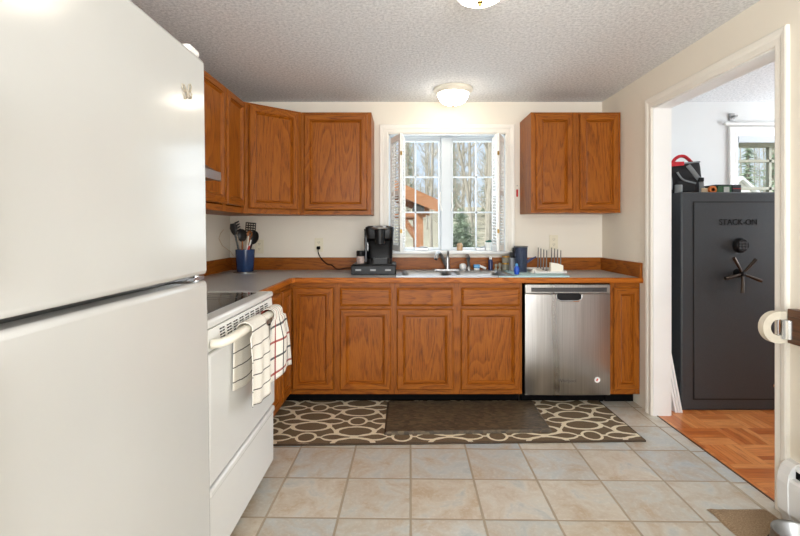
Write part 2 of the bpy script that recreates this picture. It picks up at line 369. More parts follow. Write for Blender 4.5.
# ------------------------------------------------------------------ mesh helpers
class B:
    """collects shapes, then becomes ONE mesh object"""
    def __init__(s): s.v = []; s.f = []; s.m = []; s.s = []
    def add(s, vs, fs, m=0, smooth=False):
        o = len(s.v); s.v += [Vector(p) for p in vs]
        for i, f in enumerate(fs):
            s.f.append([k + o for k in f]); s.m.append(m[i] if isinstance(m, list) else m); s.s.append(smooth)
        return s
    def box(s, x0, x1, y0, y1, z0, z1, bev=0.0, m=0, seg=2, mtx=None):
        bm = bmesh.new()
        bmesh.ops.create_cube(bm, size=1.0, matrix=Matrix.Translation(((x0 + x1) / 2, (y0 + y1) / 2, (z0 + z1) / 2)) @ Matrix.Diagonal((abs(x1 - x0), abs(y1 - y0), abs(z1 - z0), 1)))
        if bev:
            bmesh.ops.bevel(bm, geom=bm.edges[:], offset=min(bev, 0.49 * min(abs(x1 - x0), abs(y1 - y0), abs(z1 - z0))), segments=seg, affect='EDGES', profile=0.5)
        bm.normal_update(); flat = [max(abs(c) for c in f.normal) > 0.9995 for f in bm.faces]
        if mtx: bmesh.ops.transform(bm, matrix=mtx, verts=bm.verts[:])
        bm.verts.index_update(); k0 = len(s.f)
        s.add([v.co.copy() for v in bm.verts], [[v.index for v in f.verts] for f in bm.faces], m, bool(bev))
        for i, fl in enumerate(flat): 
            if fl: s.s[k0 + i] = False
        bm.free(); return s
    def lathe(s, prof, c=(0, 0, 0), n=28, m=0, axis='z', smooth=True, close=True):
        """prof: list of (radius, height)"""
        vs, fs = [], []; c = Vector(c)
        for r, h in prof:
            for k in range(n):
                a = 2 * math.pi * k / n; p = (r * math.cos(a), r * math.sin(a), h)
                if axis == 'y': p = (p[0], p[2], p[1])
                elif axis == 'x': p = (p[2], p[0], p[1])
                vs.append(c + Vector(p))
        for j in range(len(prof) - 1):
            for k in range(n):
                k2 = (k + 1) % n; fs.append([j * n + k, j * n + k2, (j + 1) * n + k2, (j + 1) * n + k])
        if close:
            if prof[0][0] > 1e-6: fs.append(list(range(n))[::-1])
            if prof[-1][0] > 1e-6: fs.append([(len(prof) - 1) * n + k for k in range(n)])
        return s.add(vs, fs, m, smooth)
    def tube(s, pts, r, n=8, m=0, caps=True, smooth=True, flat=1.0):
        pts = [Vector(p) for p in pts]; N = len(pts)
        rs = r if isinstance(r, (list, tuple)) else [r] * N
        vs, fs = [], []; t0 = (pts[1] - pts[0]).normalized()
        up = Vector((0, 0, 1)) if abs(t0.z) < 0.9 else Vector((1, 0, 0))
        a = t0.cross(up).normalized(); b = t0.cross(a).normalized()
        for i in range(N):
            t = (pts[min(i + 1, N - 1)] - pts[max(i - 1, 0)])
            t = t.normalized() if t.length > 1e-9 else t0
            a = (a - t * a.dot(t)).normalized(); b = t.cross(a).normalized()
            for k in range(n):
                an = 2 * math.pi * k / n
                vs.append(pts[i] + a * rs[i] * math.cos(an) + b * rs[i] * flat * math.sin(an))
        for i in range(N - 1):
            for k in range(n):
                k2 = (k + 1) % n; fs.append([i * n + k, i * n + k2, (i + 1) * n + k2, (i + 1) * n + k])
        if caps: fs.append(list(range(n))[::-1]); fs.append([(N - 1) * n + k for k in range(n)])
        return s.add(vs, fs, m, smooth)
    def prism(s, poly, a0, a1, axis='y', m=0, smooth=False):
        """poly in the two other axes (x,z for y; y,z for x; x,y for z)"""
        n = len(poly)
        def P(p, a): return {'y': (p[0], a, p[1]), 'x': (a, p[0], p[1]), 'z': (p[0], p[1], a)}[axis]
        vs = [P(p, a0) for p in poly] + [P(p, a1) for p in poly]
        fs = [[k, (k + 1) % n, n + (k + 1) % n, n + k] for k in range(n)] + [list(range(n))[::-1], [n + k for k in range(n)]]
        return s.add(vs, fs, m, smooth)
    def panel(s, x0, x1, z0, z1, yf, rings, mv=0, mh=1, mc=0):
        """a moulded front facing -y: rings = (inset, y offset from yf); sides of the mitred frame get mv / mh"""
        vs = []; fs = []; ms = []
        for ins, dy in rings:
            vs += [(x0 + ins, yf + dy, z0 + ins), (x1 - ins, yf + dy, z0 + ins), (x1 - ins, yf + dy, z1 - ins), (x0 + ins, yf + dy, z1 - ins)]
        for j in range(len(rings) - 1):
            for k in range(4):
                k2 = (k + 1) % 4; fs.append([j * 4 + k, j * 4 + k2, (j + 1) * 4 + k2, (j + 1) * 4 + k]); ms.append(mh if k in (0, 2) else mv)
        L = (len(rings) - 1) * 4; fs.append([L, L + 1, L + 2, L + 3]); ms.append(mc)
        fs.append([3, 2, 1, 0]); ms.append(mc)
        return s.add(vs, fs, ms)

WM = {}
def mesh_of(name, b, mats, inv=None):
    me = bpy.data.meshes.new(name)
    vs = [inv @ v for v in b.v] if inv is not None else b.v
    me.from_pydata([tuple(v) for v in vs], [], b.f)
    for m in (mats if isinstance(mats, (list, tuple)) else [mats]): me.materials.append(m)
    for p, mi, sm in zip(me.polygons, b.m, b.s): p.material_index = mi; p.use_smooth = sm
    me.update()
    bm = bmesh.new(); bm.from_mesh(me); bmesh.ops.recalc_face_normals(bm, faces=bm.faces[:]); bm.to_mesh(me); bm.free()
    if any(b.s):
        me.set_sharp_from_angle(angle=R(38))
        for p, sm in zip(me.polygons, b.s): p.use_smooth = sm
    return me
def obj(name, b, mats, parent=None, local=False, at=None, label=None):
    """links one mesh object; shapes are given in place and moved into the parent's own frame unless local"""
    inv = None; loc = (0, 0, 0)
    if parent is not None:
        if not local: inv = WM[parent.name].inverted()
    elif at is not None:
        loc = at
        if not local: inv = Matrix.Translation(-Vector(at))
    o = bpy.data.objects.new(name, mesh_of(name, b, mats, inv)); COL.objects.link(o)
    o.location = loc
    if parent is not None: o.parent = parent; WM[o.name] = WM[parent.name]
    else: WM[o.name] = Matrix.Translation(loc)
    if label: o['label'] = label
    return o
def tag(o, label, cat, group=None, kind=None):
    o['label'] = label; o['category'] = cat
    if group: o['group'] = group
    if kind: o['kind'] = kind
    return o
def thing(name, label, cat, loc=(0, 0, 0), rot=(0, 0, 0), group=None):
    o = bpy.data.objects.new(name, None); COL.objects.link(o); o.empty_display_size = 0.1
    o.location = loc; o.rotation_euler = rot
    WM[o.name] = Matrix.Translation(loc) @ Euler(rot).to_matrix().to_4x4()
    return tag(o, label, cat, group)
def single(name, b, mats, label, cat, at=(0, 0, 0), group=None):
    return tag(obj(name, b, mats, at=at), label, cat, group)
def struct(name, b, mats, parent=None):
    o = obj(name, b, mats, parent)
    if parent is None: o['kind'] = 'structure'
    return o
def dup(root, loc=None, rot=None, label=None):
    r = root.copy(); COL.objects.link(r)
    if loc is not None: r.location = loc
    if rot is not None: r.rotation_euler = rot
    if label: r['label'] = label
    for ch in list(root.children):
        c = ch.copy(); COL.objects.link(c); c.parent = r
        for g in list(ch.children):
            d = g.copy(); COL.objects.link(d); d.parent = c
    return r
def text_shape(txt, size, depth, place):
    """lettering as mesh shapes; place maps (x, y, z) of flat lettering to the scene"""
    cu = bpy.data.curves.new('lettering', 'FONT'); cu.body = txt; cu.size = size; cu.extrude = depth; cu.align_x = 'CENTER'; cu.align_y = 'CENTER'
    cu.space_character = 1.0; cu.offset = size * 0.005
    to = bpy.data.objects.new('lettering', cu); COL.objects.link(to)
    dg = bpy.context.evaluated_depsgraph_get(); me = to.evaluated_get(dg).to_mesh()
    b = B(); b.add([place(v.co) for v in me.vertices], [list(p.vertices) for p in me.polygons])
    to.evaluated_get(dg).to_mesh_clear(); bpy.data.objects.remove(to); bpy.data.curves.remove(cu)
    return b

# ------------------------------------------------------------------ room shell
XL, XR, YB, YR, ZC = -1.445, 1.664, 3.745, -2.20, 2.306
XR2 = XR + 0.114           # far face of the right wall
X2 = 4.62                  # far side of the next room
DY0, DY1, DZ = 1.988, 2.99, 2.058   # doorway
WX0, WX1, WZ0, WZ1 = -0.120, 0.856, 1.050, 2.040   # sink window opening
VX0, VX1, VZ0, VZ1 = 2.795, 3.78, 1.02, 2.02        # next room's window
T = 0.15

struct('floor', B().box(XL - T, 1.600, YR - T, YB + T, -0.10, 0), M['tile'])
struct('floor_border', B().box(1.600, 1.692, YR - T, YB + T, -0.10, 0), M['tile_border'])
struct('floor_parquet', B().box(1.692, X2 + T, YR - T, YB + T, -0.10, 0), M['parquet'])
struct('trim_threshold', B().box(1.686, 1.694, DY0, DY1, 0.0, 0.003), M['gate_wood'])
struct('ceiling', B().box(XL - T, X2 + T, YR - T, YB + T, ZC, ZC + 0.12), M['ceiling'])
struct('wall_left', B().box(XL - T, XL, YR - T, YB + T, 0, ZC), M['wall'])
b = B()
b.box(XL, WX0, YB, YB + T, 0, ZC).box(WX0, WX1, YB, YB + T, 0, WZ0).box(WX0, WX1, YB, YB + T, WZ1, ZC).box(WX1, XR + 0.057, YB, YB + T, 0, ZC)
struct('wall_back', b, M['wall'])
b = B()
b.box(XR + 0.057, VX0, YB, YB + T, 0, ZC).box(VX0, VX1, YB, YB + T, 0, VZ0).box(VX0, VX1, YB, YB + T, VZ1, ZC).box(VX1, X2 + T, YB, YB + T, 0, ZC)
struct('wall_next_room_back', b, M['wall_cool'])
for nm, xa, xb, mt in (('wall_right', XR, XR + 0.057, M['wall']), ('wall_next_room_left', XR + 0.057, XR2, M['wall_cool'])):
    b = B().box(xa, xb, YR, DY0, 0, ZC).box(xa, xb, DY1, YB, 0, ZC).box(xa, xb, DY0, DY1, DZ, ZC)
    struct(nm, b, mt)
# wall behind the camera with a wide glazed opening, and the next room's outer walls
GX0, GX1, GZ1 = -0.85, 1.55, 2.10
b = B().box(XL - T, GX0, YR - T, YR, 0, ZC).box(GX1, X2 + T, YR - T, YR, 0, ZC).box(GX0, GX1, YR - T, YR, GZ1, ZC).box(GX0, GX1, YR - T, YR, 0, 0.08)
struct('wall_rear', b, M['wall'])
b = B().box(X2, X2 + T, YR, 1.9, 0, ZC).box(X2, X2 + T, 3.6, YB, 0, ZC).box(X2, X2 + T, 1.9, 3.6, 0, 0.65).box(X2, X2 + T, 1.9, 3.6, 2.15, ZC)
struct('wall_next_room_right', b, M['wall_cool'])

# doorway lining and casing (moulded, mitred)
b = B().box(XR - 0.001, XR2 + 0.001, DY1 - 0.014, DY1, 0, DZ).box(XR - 0.001, XR2 + 0.001, DY0, DY0 + 0.014, 0, DZ)
b.box(XR - 0.001, XR2 + 0.001, DY0 + 0.014, DY1 - 0.014, DZ - 0.014, DZ)
struct('trim_1', b, M['trim_white'])
def casing_run(b, inner, outer, xw, sgn):
    """stepped casing around an opening in a wall facing -x (sgn -1) or +x; inner/outer = (y0, y1, ztop)"""
    steps = [(0.0, 0.0), (0.0, 0.010), (0.10, 0.013), (0.45, 0.012), (0.62, 0.017), (0.90, 0.019), (1.0, 0.016), (1.0, 0.0)]
    vs = []; fs = []
    for t, d in steps:
        y0 = inner[0] + (outer[0] - inner[0]) * t; y1 = inner[1] + (outer[1] - inner[1]) * t; z = inner[2] + (outer[2] - inner[2]) * t
        x = xw + sgn * d
        vs += [(x, y0, 0), (x, y0, z), (x, y1, z), (x, y1, 0)]
    for j in range(len(steps) - 1):
        for k in range(3): fs.append([j * 4 + k, j * 4 + k + 1, j * 4 + k + 5, j * 4 + k + 4])
    b.add(vs, fs)
b = B(); casing_run(b, (DY0 + 0.006, DY1 - 0.006, DZ - 0.006), (DY0 - 0.062, DY1 + 0.062, DZ + 0.062), XR, -1); struct('trim_2', b, M['trim'])
b = B(); casing_run(b, (DY0 + 0.006, DY1 - 0.006, DZ - 0.006), (DY0 - 0.062, DY1 + 0.062, DZ + 0.062), XR2, 1); struct('trim_3', b, M['trim_white'])

def frame_front(b, x0, x1, z0, z1, wd, yw, m=0, bottom=True):
    """flat moulded casing on a wall facing -y"""
    steps = [(0.0, 0.0), (0.0, 0.010), (0.12, 0.014), (0.45, 0.013), (0.62, 0.018), (0.92, 0.020), (1.0, 0.016), (1.0, 0.0)]
    vs = []; fs = []
    for t, d in steps:
        e = wd * t; y = yw - d
        vs += [(x0 - e, y, z0), (x0 - e, y, z1 + e), (x1 + e, y, z1 + e), (x1 + e, y, z0)]
    for j in range(len(steps) - 1):
        for k in range(3): fs.append([j * 4 + k, j * 4 + k + 1, j * 4 + k + 5, j * 4 + k + 4])
    b.add(vs, fs, m)
b = B(); frame_front(b, WX0 - 0.004, WX1 + 0.004, WZ0 + 0.012, WZ1 + 0.004, 0.072, YB); struct('trim_4', b, M['trim'])
# sink window: lining, stool, two casements of six panes
b = B().box(WX0, WX0 + 0.012, YB, YB + T, WZ0, WZ1).box(WX1 - 0.012, WX1, YB, YB + T, WZ0, WZ1).box(WX0, WX1, YB, YB + T, WZ1 - 0.012, WZ1).box(WX0, WX1, YB, YB + T, WZ0, WZ0 + 0.012)
w1 = struct('window_1', b, M['vinyl'])
struct('window_sill', B().box(WX0 - 0.085, WX1 + 0.085, YB - 0.055, YB + 0.08, WZ0 - 0.012, WZ0 + 0.013, 0.006), M['trim_white'], w1)
struct('window_frame', B().box(0.324, 0.410, YB + 0.07, YB + 0.125, WZ0 + 0.012, WZ1 - 0.012, 0.004).box(WX0 + 0.012, 0.322, YB + 0.075, YB + 0.12, WZ1 - 0.026, WZ1 - 0.012).box(0.410, WX1 - 0.012, YB + 0.075, YB + 0.12, WZ1 - 0.026, WZ1 - 0.012), M['vinyl'], w1)
for x0, x1 in ((-0.108, 0.322), (0.410, 0.844)):
    y0, y1, z0, z1 = YB + 0.080, YB + 0.115, WZ0 + 0.014, WZ1 - 0.027
    fxs, fz = 0.018, 0.022
    b = B().box(x0, x0 + fxs, y0, y1, z0, z1, 0.004).box(x1 - fxs, x1, y0, y1, z0, z1, 0.004).box(x0, x1, y0 + 0.001, y1, z0, z0 + fz, 0.004).box(x0, x1, y0 + 0.001, y1, z1 - fz, z1, 0.004)
    gx0, gx1, gz0, gz1 = x0 + fxs, x1 - fxs, z0 + fz, z1 - fz
    cx = (gx0 + gx1) / 2; b.box(cx - 0.006, cx + 0.006, y0 + 0.008, y1 - 0.01, gz0, gz1)
    for k in (1, 2):
        z = gz0 + (gz1 - gz0) * k / 3; b.box(gx0, gx1, y0 + 0.008, y1 - 0.01, z - 0.006, z + 0.006)
    s = struct('window_sash', b, M['vinyl'], w1)
    struct('window_pane', B().box(gx0, gx1, y0 + 0.016, y0 + 0.019, gz0, gz1), M['glass'], s)
    # crank on the sill and the lever latch on the centre post
    xl = x1 - 0.006 if x0 < 0 else x0 + 0.006
    struct('window_latch', B().box(xl - 0.006, xl + 0.006, y0 - 0.02, y0, 1.46, 1.56, 0.004).tube([(xl, y0 - 0.018, 1.47), (xl + 0.004, y0 - 0.036, 1.44), (xl + 0.01 * (1 if x0 < 0 else -1), y0 - 0.04, 1.40)], 0.006), M['trim_white'], w1)
    xk = cx + 0.05
    struct('window_crank', B().box(xk - 0.06, xk + 0.06, y0 - 0.022, y0, z0, z0 + 0.022, 0.005).tube([(xk - 0.02, y0 - 0.02, z0 + 0.02), (xk, y0 - 0.034, z0 + 0.03), (xk + 0.05, y0 - 0.034, z0 + 0.026)], 0.006), M['nickel'], w1)

# next room's window
b = B(); frame_front(b, VX0 - 0.004, VX1 + 0.004, VZ0, VZ1 + 0.004, 0.074, YB)
b.box(VX0 - 0.12, VX1 + 0.12, YB - 0.03, YB, VZ1 + 0.086, VZ1 + 0.11, 0.004)
b.box(VX0 - 0.11, VX1 + 0.11, YB - 0.05, YB, VZ0 - 0.03, VZ0, 0.004).box(VX0 - 0.09, VX1 + 0.09, YB - 0.016, YB, VZ0 - 0.11, VZ0 - 0.03, 0.003)
struct('trim_5', b, M['trim_white'])
b = B().box(VX0, VX0 + 0.01, YB, YB + T, VZ0, VZ1).box(VX1 - 0.01, VX1, YB, YB + T, VZ0, VZ1).box(VX0, VX1, YB, YB + T, VZ1 - 0.05, VZ1).box(VX0, VX1, YB, YB + T, VZ0, VZ0 + 0.01)
w2 = struct('window_2', b, M['vinyl'])
b = B(); x0, x1, z0, z1 = VX0 + 0.01, VX1 - 0.01, VZ0 + 0.01, VZ1 - 0.05; y0, y1 = YB + 0.07, YB + 0.11
b.box(x0, x0 + 0.012, y0, y1, z0, z1).box(x1 - 0.012, x1, y0, y1, z0, z1).box(x0, x1, y0, y1, z0, z0 + 0.04).box(x0, x1, y0, y1, z1 - 0.03, z1)
for k in (1, 2): xx = x0 + 0.02 + (x1 - x0 - 0.04) * k / 3; b.box(xx - 0.011, xx + 0.011, y0 + 0.005, y1, z0, z1)
for k in range(1, 4): zz = z0 + (z1 - z0) * k / 4 + 0.09; b.box(x0, x1, y0 + 0.005, y1, zz - 0.011, zz + 0.011)
sh2 = struct('window_sash', b, plain('olive_grey_sash', (168, 168, 150), 0.5), w2)  # sash in one even olive grey
struct('window_pane', B().box(x0 + 0.02, x1 - 0.02, y0 + 0.018, y0 + 0.021, z0 + 0.03, z1 - 0.02), M['glass'], sh2)
struct('window_valance', B().box(x0, x1, YB + 0.030, YB + 0.05, z1 - 0.035, z1 + 0.0), M['olive_blind'], w2)
# unseen glazed door and side window, added to go with the fill lamps
b = B()
for x0, x1 in ((GX0, 0.35), (0.35, GX1)):
    b.box(x0, x0 + 0.06, YR - 0.09, YR - 0.05, 0.08, GZ1).box(x1 - 0.06, x1, YR - 0.09, YR - 0.05, 0.08, GZ1).box(x0, x1, YR - 0.09, YR - 0.05, 0.08, 0.16).box(x0, x1, YR - 0.09, YR - 0.05, GZ1 - 0.07, GZ1)
d1 = struct('added_door_1', b, M['vinyl']); struct('door_glass', B().box(GX0 + 0.05, GX1 - 0.05, YR - 0.072, YR - 0.068, 0.12, GZ1 - 0.05), M['glass'], d1)
b = B().box(X2 + 0.05, X2 + 0.09, 1.9, 1.96, 0.65, 2.15).box(X2 + 0.05, X2 + 0.09, 3.54, 3.6, 0.65, 2.15).box(X2 + 0.05, X2 + 0.09, 1.9, 3.6, 0.65, 0.71).box(X2 + 0.05, X2 + 0.09, 1.9, 3.6, 2.09, 2.15).box(X2 + 0.05, X2 + 0.09, 2.72, 2.78, 0.65, 2.15)
w3 = struct('added_window_3', b, M['vinyl']); struct('window_pane', B().box(X2 + 0.068, X2 + 0.072, 1.93, 3.57, 0.68, 2.12), M['glass'], w3)
# next room's baseboard beside the safe
struct('baseboard_next_room', B().box(XR2, X2, YB - 0.014, YB, 0, 0.10, 0.003), M['trim_white'])

# ------------------------------------------------------------------ cabinets
DOOR = [(0, 0), (0, -0.013), (0.008, -0.020), (0.042, -0.020), (0.045, -0.013), (0.051, -0.016), (0.060, -0.0045), (0.066, -0.0055)]
SLAB = [(0, 0), (0, -0.009), (0.013, -0.017), (0.017, -0.019)]
ZB0, ZB1 = 0.084, 0.866
def cabinet(name, label, loc, rz, w, d, z0, z1, fronts, stiles=(), rails=(), toe=False, group=None, cat='cabinet', front_pad=0.038):
    """local frame: x along the face, face at y = -d, z world height; fronts = (kind, x0, x1, z0, z1)"""
    t = thing(name, label, cat, (loc[0], loc[1], z0 - (ZB0 if toe else 0)), (0, 0, rz), group)
    zb = z0 - (ZB0 if toe else 0)
    L = lambda b: b
    f = d - 0.019
    a0, a1, k = z0 - zb, z1 - zb, 0.016
    body = B().box(0, k, -f, 0, a0, a1).box(w - k, w, -f, 0, a0, a1).box(k, w - k, -f, 0, a0, a0 + k).box(k, w - k, -0.008, 0, a0 + k, a1)
    if toe: body.box(k, w - k, -f, -f + 0.06, a1 - k, a1)
    else: body.box(k, w - k, -f, -0.008, a1 - k, a1).box(k, w - k, -f + 0.01, -0.008, (a0 + a1) / 2 - 0.008, (a0 + a1) / 2 + 0.008)
    obj('carcass', body, OAK, t, local=True)
    fr = B(); P = front_pad
    xs = [(0, P), (w - P, w)] + [(a, c) for a, c in stiles]
    for a, c in xs: fr.box(a, c, -d, -f, z0 - zb, z1 - zb, m=0)
    for a, c in [(z0, z0 + P), (z1 - P, z1)] + list(rails): fr.box(P, w - P, -d + 0.0004, -f, a - zb, c - zb, m=1)
    obj('face_frame', fr, OAK, t, local=True)
    for kind, a, c, e, g in fronts:
        b = B()
        if kind == 'door': b.panel(a, c, e - zb, g - zb, -d - 0.0005, DOOR, 0, 1, 0); obj('door', b, OAK, t, local=True)
        else: b.panel(a, c, e - zb, g - zb, -d - 0.0005, SLAB, 1, 1, 1); obj('drawer' if kind == 'drawer' else 'false_drawer_front', b, OAK, t, local=True)
    if toe: obj('toe_kick', B().box(0, w, -f + 0.07, -0.02, 0, ZB0), M['black_matte'], t, local=True)
    return t

FY = 3.145                       # face frame plane of the back run
fx = lambda px: (px - PX) * 3.125 / FPX   # a door edge seen in the door plane
# base run along the window wall
D = YB - FY
ZB0, ZB1 = 0.084, 0.866
def base(name, label, x0, x1, fronts, stiles=(), rails=()):
    return cabinet(name, label, (x0, YB, 0), 0, x1 - x0, D - 0.0, ZB0, ZB1, [(k, a - x0, c - x0, e, g) for k, a, c, e, g in fronts], [(a - x0, c - x0) for a, c in stiles], rails, True)
DT, DB = 0.833, 0.117
DRB = 0.690
XLF = -0.795                     # face frame plane of the left run
# corner unit: body in the corner, two leaves meeting at the inside corner
t = thing('corner_base_cabinet', 'oak corner base cabinet with two narrow door leaves meeting in the inside corner', 'cabinet', (XLF, FY, 0))
obj('carcass', B().box(XL, XLF - 0.019, 2.885, YB, ZB0, ZB1).box(XLF - 0.019, fx(336.5), FY + 0.019, YB, ZB0, ZB1), OAK, t)
fr = B().box(XLF + 0.0, XLF + 0.022, FY, FY + 0.019, ZB0, ZB1).box(fx(334), fx(336.5), FY, FY + 0.019, ZB0, ZB1)
fr.box(XLF + 0.022, fx(334), FY + 0.0004, FY + 0.019, ZB1 - 0.038, ZB1, m=1).box(XLF + 0.022, fx(334), FY + 0.0004, FY + 0.019, ZB0, ZB0 + 0.03, m=1)
fr.box(XLF - 0.019, XLF, 2.885, 2.905, ZB0, ZB1).box(XLF - 0.019, XLF, 2.905, FY + 0.019, ZB1 - 0.038, ZB1, m=2).box(XLF - 0.019, XLF, 2.905, FY + 0.019, ZB0, ZB0 + 0.03, m=2).box(XLF - 0.019, XLF, FY, FY + 0.019, ZB0, ZB1)
obj('face_frame', fr, OAK, t)
obj('door', B().panel(XLF + 0.020, fx(333.2), DB, DT, FY - 0.0005, DOOR), OAK, t)
b = B().panel(2.892, FY - 0.022, DB, DT, 0, DOOR); b.v = [Vector((XLF - v.y + 0.0005, v.x, v.z)) for v in b.v]
obj('door', b, [M['oak_z'], M['oak_y'], M['oak_z']], t)
obj('toe_kick', B().box(XL + 0.02, XLF - 0.09, 2.885, YB - 0.02, 0, ZB0).box(XLF - 0.09, fx(336.5), FY + 0.09, YB - 0.02, 0, ZB0), M['black_matte'], t)
base('base_cabinet', 'oak base cabinet with one drawer over one door under the coffee maker', fx(336.5), fx(393.8), [('drawer', fx(339.8), fx(391), DRB + 0.012, DT), ('door', fx(339.8), fx(391), DB, DRB - 0.006)], (), [(DRB - 0.015, DRB + 0.02)])
base('sink_base_cabinet', 'wide oak sink cabinet with two doors under two false drawer fronts', fx(393.8), fx(522.6),
     [('false', fx(396.8), fx(453.2), DRB + 0.012, DT), ('false', fx(461.5), fx(520.2), DRB + 0.012, DT), ('door', fx(396.8), fx(453.6), DB, DRB - 0.006), ('door', fx(461.0), fx(520.6), DB, DRB - 0.006)],
     [(fx(451), fx(463.6))], [(DRB - 0.015, DRB + 0.02)])
base('base_cabinet', 'narrow oak base cabinet with one tall door between dishwasher and wall', fx(611.6), XR - 0.003, [('door', fx(614.2), fx(640.0), DB, DT)])
# left run beyond the cooker
t = cabinet('base_cabinet', 'oak base cabinet on the left wall half hidden behind the cooker and towels', (XL, 2.29, 0), R(90), 0.592, XLF - XL, ZB0, ZB1, [('door', 0.03, 0.578, DB, DRB - 0.006), ('drawer', 0.03, 0.578, DRB + 0.012, DT)], (), [(DRB - 0.015, DRB + 0.02)], True)

# wall cabinets
UZ0, UZ1, UD = 1.353, 2.134, 0.325
UF = YB - UD; ux = lambda px: (px - PX) * (UF - 0.015) / FPX
ULX = -1.115                     # face frame plane on the left wall
cabinet('wall_cabinet', 'oak two-door wall cabinet on the left wall beyond the range hood', (XL, 2.36, 0), R(90), 0.772, ULX - XL, UZ0, UZ1,
        [('door', 0.030, 0.425, UZ0 + 0.045, UZ1 - 0.012), ('door', 0.445, 0.755, UZ0 + 0.045, UZ1 - 0.012)], [(0.40, 0.46)])
xa, xb = ux(301.0), ux(371.3)
cabinet('wall_cabinet', 'oak single-door wall cabinet left of the window above the coffee maker', (xa, YB, 0), 0, xb - xa, UD, UZ0, UZ1, [('door', ux(304) - xa, ux(367.3) - xa, UZ0 + 0.035, UZ1 - 0.018)], front_pad=0.03)
cabinet('wall_cabinet', 'oak double-door wall cabinet right of the window', (ux(531.5), YB, 0), 0, XR - 0.004 - ux(531.5), UD, 1.367, UZ1,
        [('door', ux(536) - ux(531.5), ux(573) - ux(531.5), 1.367 + 0.02, UZ1 - 0.016), ('door', ux(579.8) - ux(531.5), ux(618.8) - ux(531.5), 1.367 + 0.02, UZ1 - 0.016)], [(ux(571.5) - ux(531.5), ux(581) - ux(531.5))])
cabinet('wall_cabinet', 'short oak wall cabinet above the range hood', (XL, 1.515, 0), R(90), 0.843, ULX - XL, 1.70, UZ1,
        [('door', 0.03, 0.41, 1.72, UZ1 - 0.012), ('door', 0.43, 0.81, 1.72, UZ1 - 0.012)], [(0.40, 0.44)])
# diagonal corner unit
t = thing('corner_wall_cabinet', 'oak diagonal wall cabinet in the corner above the blue utensil crock', 'cabinet', (XL, YB, UZ0))
P0 = Vector((ULX, 3.133)); P1 = Vector((xa - 0.001, UF))
dv = (P1 - P0); Ld = dv.length; an = math.atan2(dv.y, dv.x)
poly = [(XL, YB), (XL, 3.133), (P0.x - 0.012, P0.y + 0.006), (P1.x - 0.006, P1.y + 0.012), (P1.x, YB)]
obj('carcass', B().prism(poly, UZ0, UZ1, 'z'), OAK, t)
mt = Matrix.Translation((P0.x, P0.y, 0)) @ Matrix.Rotation(an, 4, 'Z')
def diag(b): b.v = [mt @ v for v in b.v]; return b
fr = B().box(0, 0.045, 0, 0.019, UZ0, UZ1).box(Ld - 0.045, Ld, 0, 0.019, UZ0, UZ1).box(0.045, Ld - 0.045, 0.0004, 0.019, UZ0, UZ0 + 0.045, m=1).box(0.045, Ld - 0.045, 0.0004, 0.019, UZ1 - 0.04, UZ1, m=1)
obj('face_frame', diag(fr), OAK, t)
obj('door', diag(B().panel(0.034, Ld - 0.034, UZ0 + 0.035, UZ1 - 0.014, -0.0005, DOOR)), OAK, t)

# ------------------------------------------------------------------ worktop with a cut-out for the sink
CZ = 0.904
CXE, CYE = -0.767, 3.105
SX0, SX1, SY0, SY1 = -0.030, 0.775, 3.195, 3.665
t = thing('countertop', 'grey L-shaped laminate worktop with oak front edge and oak backsplash', 'countertop', (XL, CYE, 0.878))
z0 = 0.8675; g = 0.018
poly = [(XL, 2.287), (CXE - g, 2.287), (CXE - g, CYE + g - 0.03), (CXE - g + 0.03, CYE + g), (SX0, CYE + g), (SX0, YB), (XL, YB)]
b = B().prism(poly, z0, CZ, 'z').box(SX0, SX1, CYE + g, SY0, z0, CZ).box(SX0, SX1, SY1, YB, z0, CZ).box(SX1, XR, CYE + g, YB, z0, CZ)
obj('worktop', b, M['laminate'], t)
def edge(b, pts, m):
    """rounded oak nosing that follows pts (the slab's front line)"""
    prof = [(0, 0.0), (0.014, 0.0), (0.018, 0.005), (0.018, 0.033), (0.014, 0.037), (0, 0.037)]
    pts = [Vector(p) for p in pts]; offs = []
    for i, p in enumerate(pts):
        ds = []
        if i: ds.append((pts[i] - pts[i - 1]).normalized())
        if i < len(pts) - 1: ds.append((pts[i + 1] - pts[i]).normalized())
        ns = [Vector((q.y, -q.x)) for q in ds]; nn = sum(ns, Vector((0, 0))).normalized(); offs.append(nn / max(0.3, nn.dot(ns[0])))
    vs = []; fs = []; ms = []
    for p, o in zip(pts, offs): vs += [(p.x + o.x * a, p.y + o.y * a, z0 + h) for a, h in prof]
    k = len(prof)
    for i in range(len(pts) - 1):
        for j in range(k): fs.append([i * k + j, i * k + (j + 1) % k, (i + 1) * k + (j + 1) % k, (i + 1) * k + j]); ms.append(m[i])
    fs.append(list(range(k))); ms.append(0); fs.append([(len(pts) - 1) * k + j for j in range(k)][::-1]); ms.append(0)
    b.add(vs, fs, ms)
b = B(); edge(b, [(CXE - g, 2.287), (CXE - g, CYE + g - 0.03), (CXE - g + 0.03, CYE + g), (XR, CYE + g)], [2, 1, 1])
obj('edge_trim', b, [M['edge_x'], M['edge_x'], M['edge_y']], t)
obj('backsplash', B().box(XL + 0.019, XR - 0.019, YB - 0.019, YB, CZ, CZ + 0.103, 0.002, m=1).box(XL, XL + 0.019, 2.287, YB, CZ, CZ + 0.103, 0.002, m=2).box(XR - 0.019, XR, CYE + 0.004, YB, CZ, CZ + 0.103, 0.002, m=2), OAK, t)

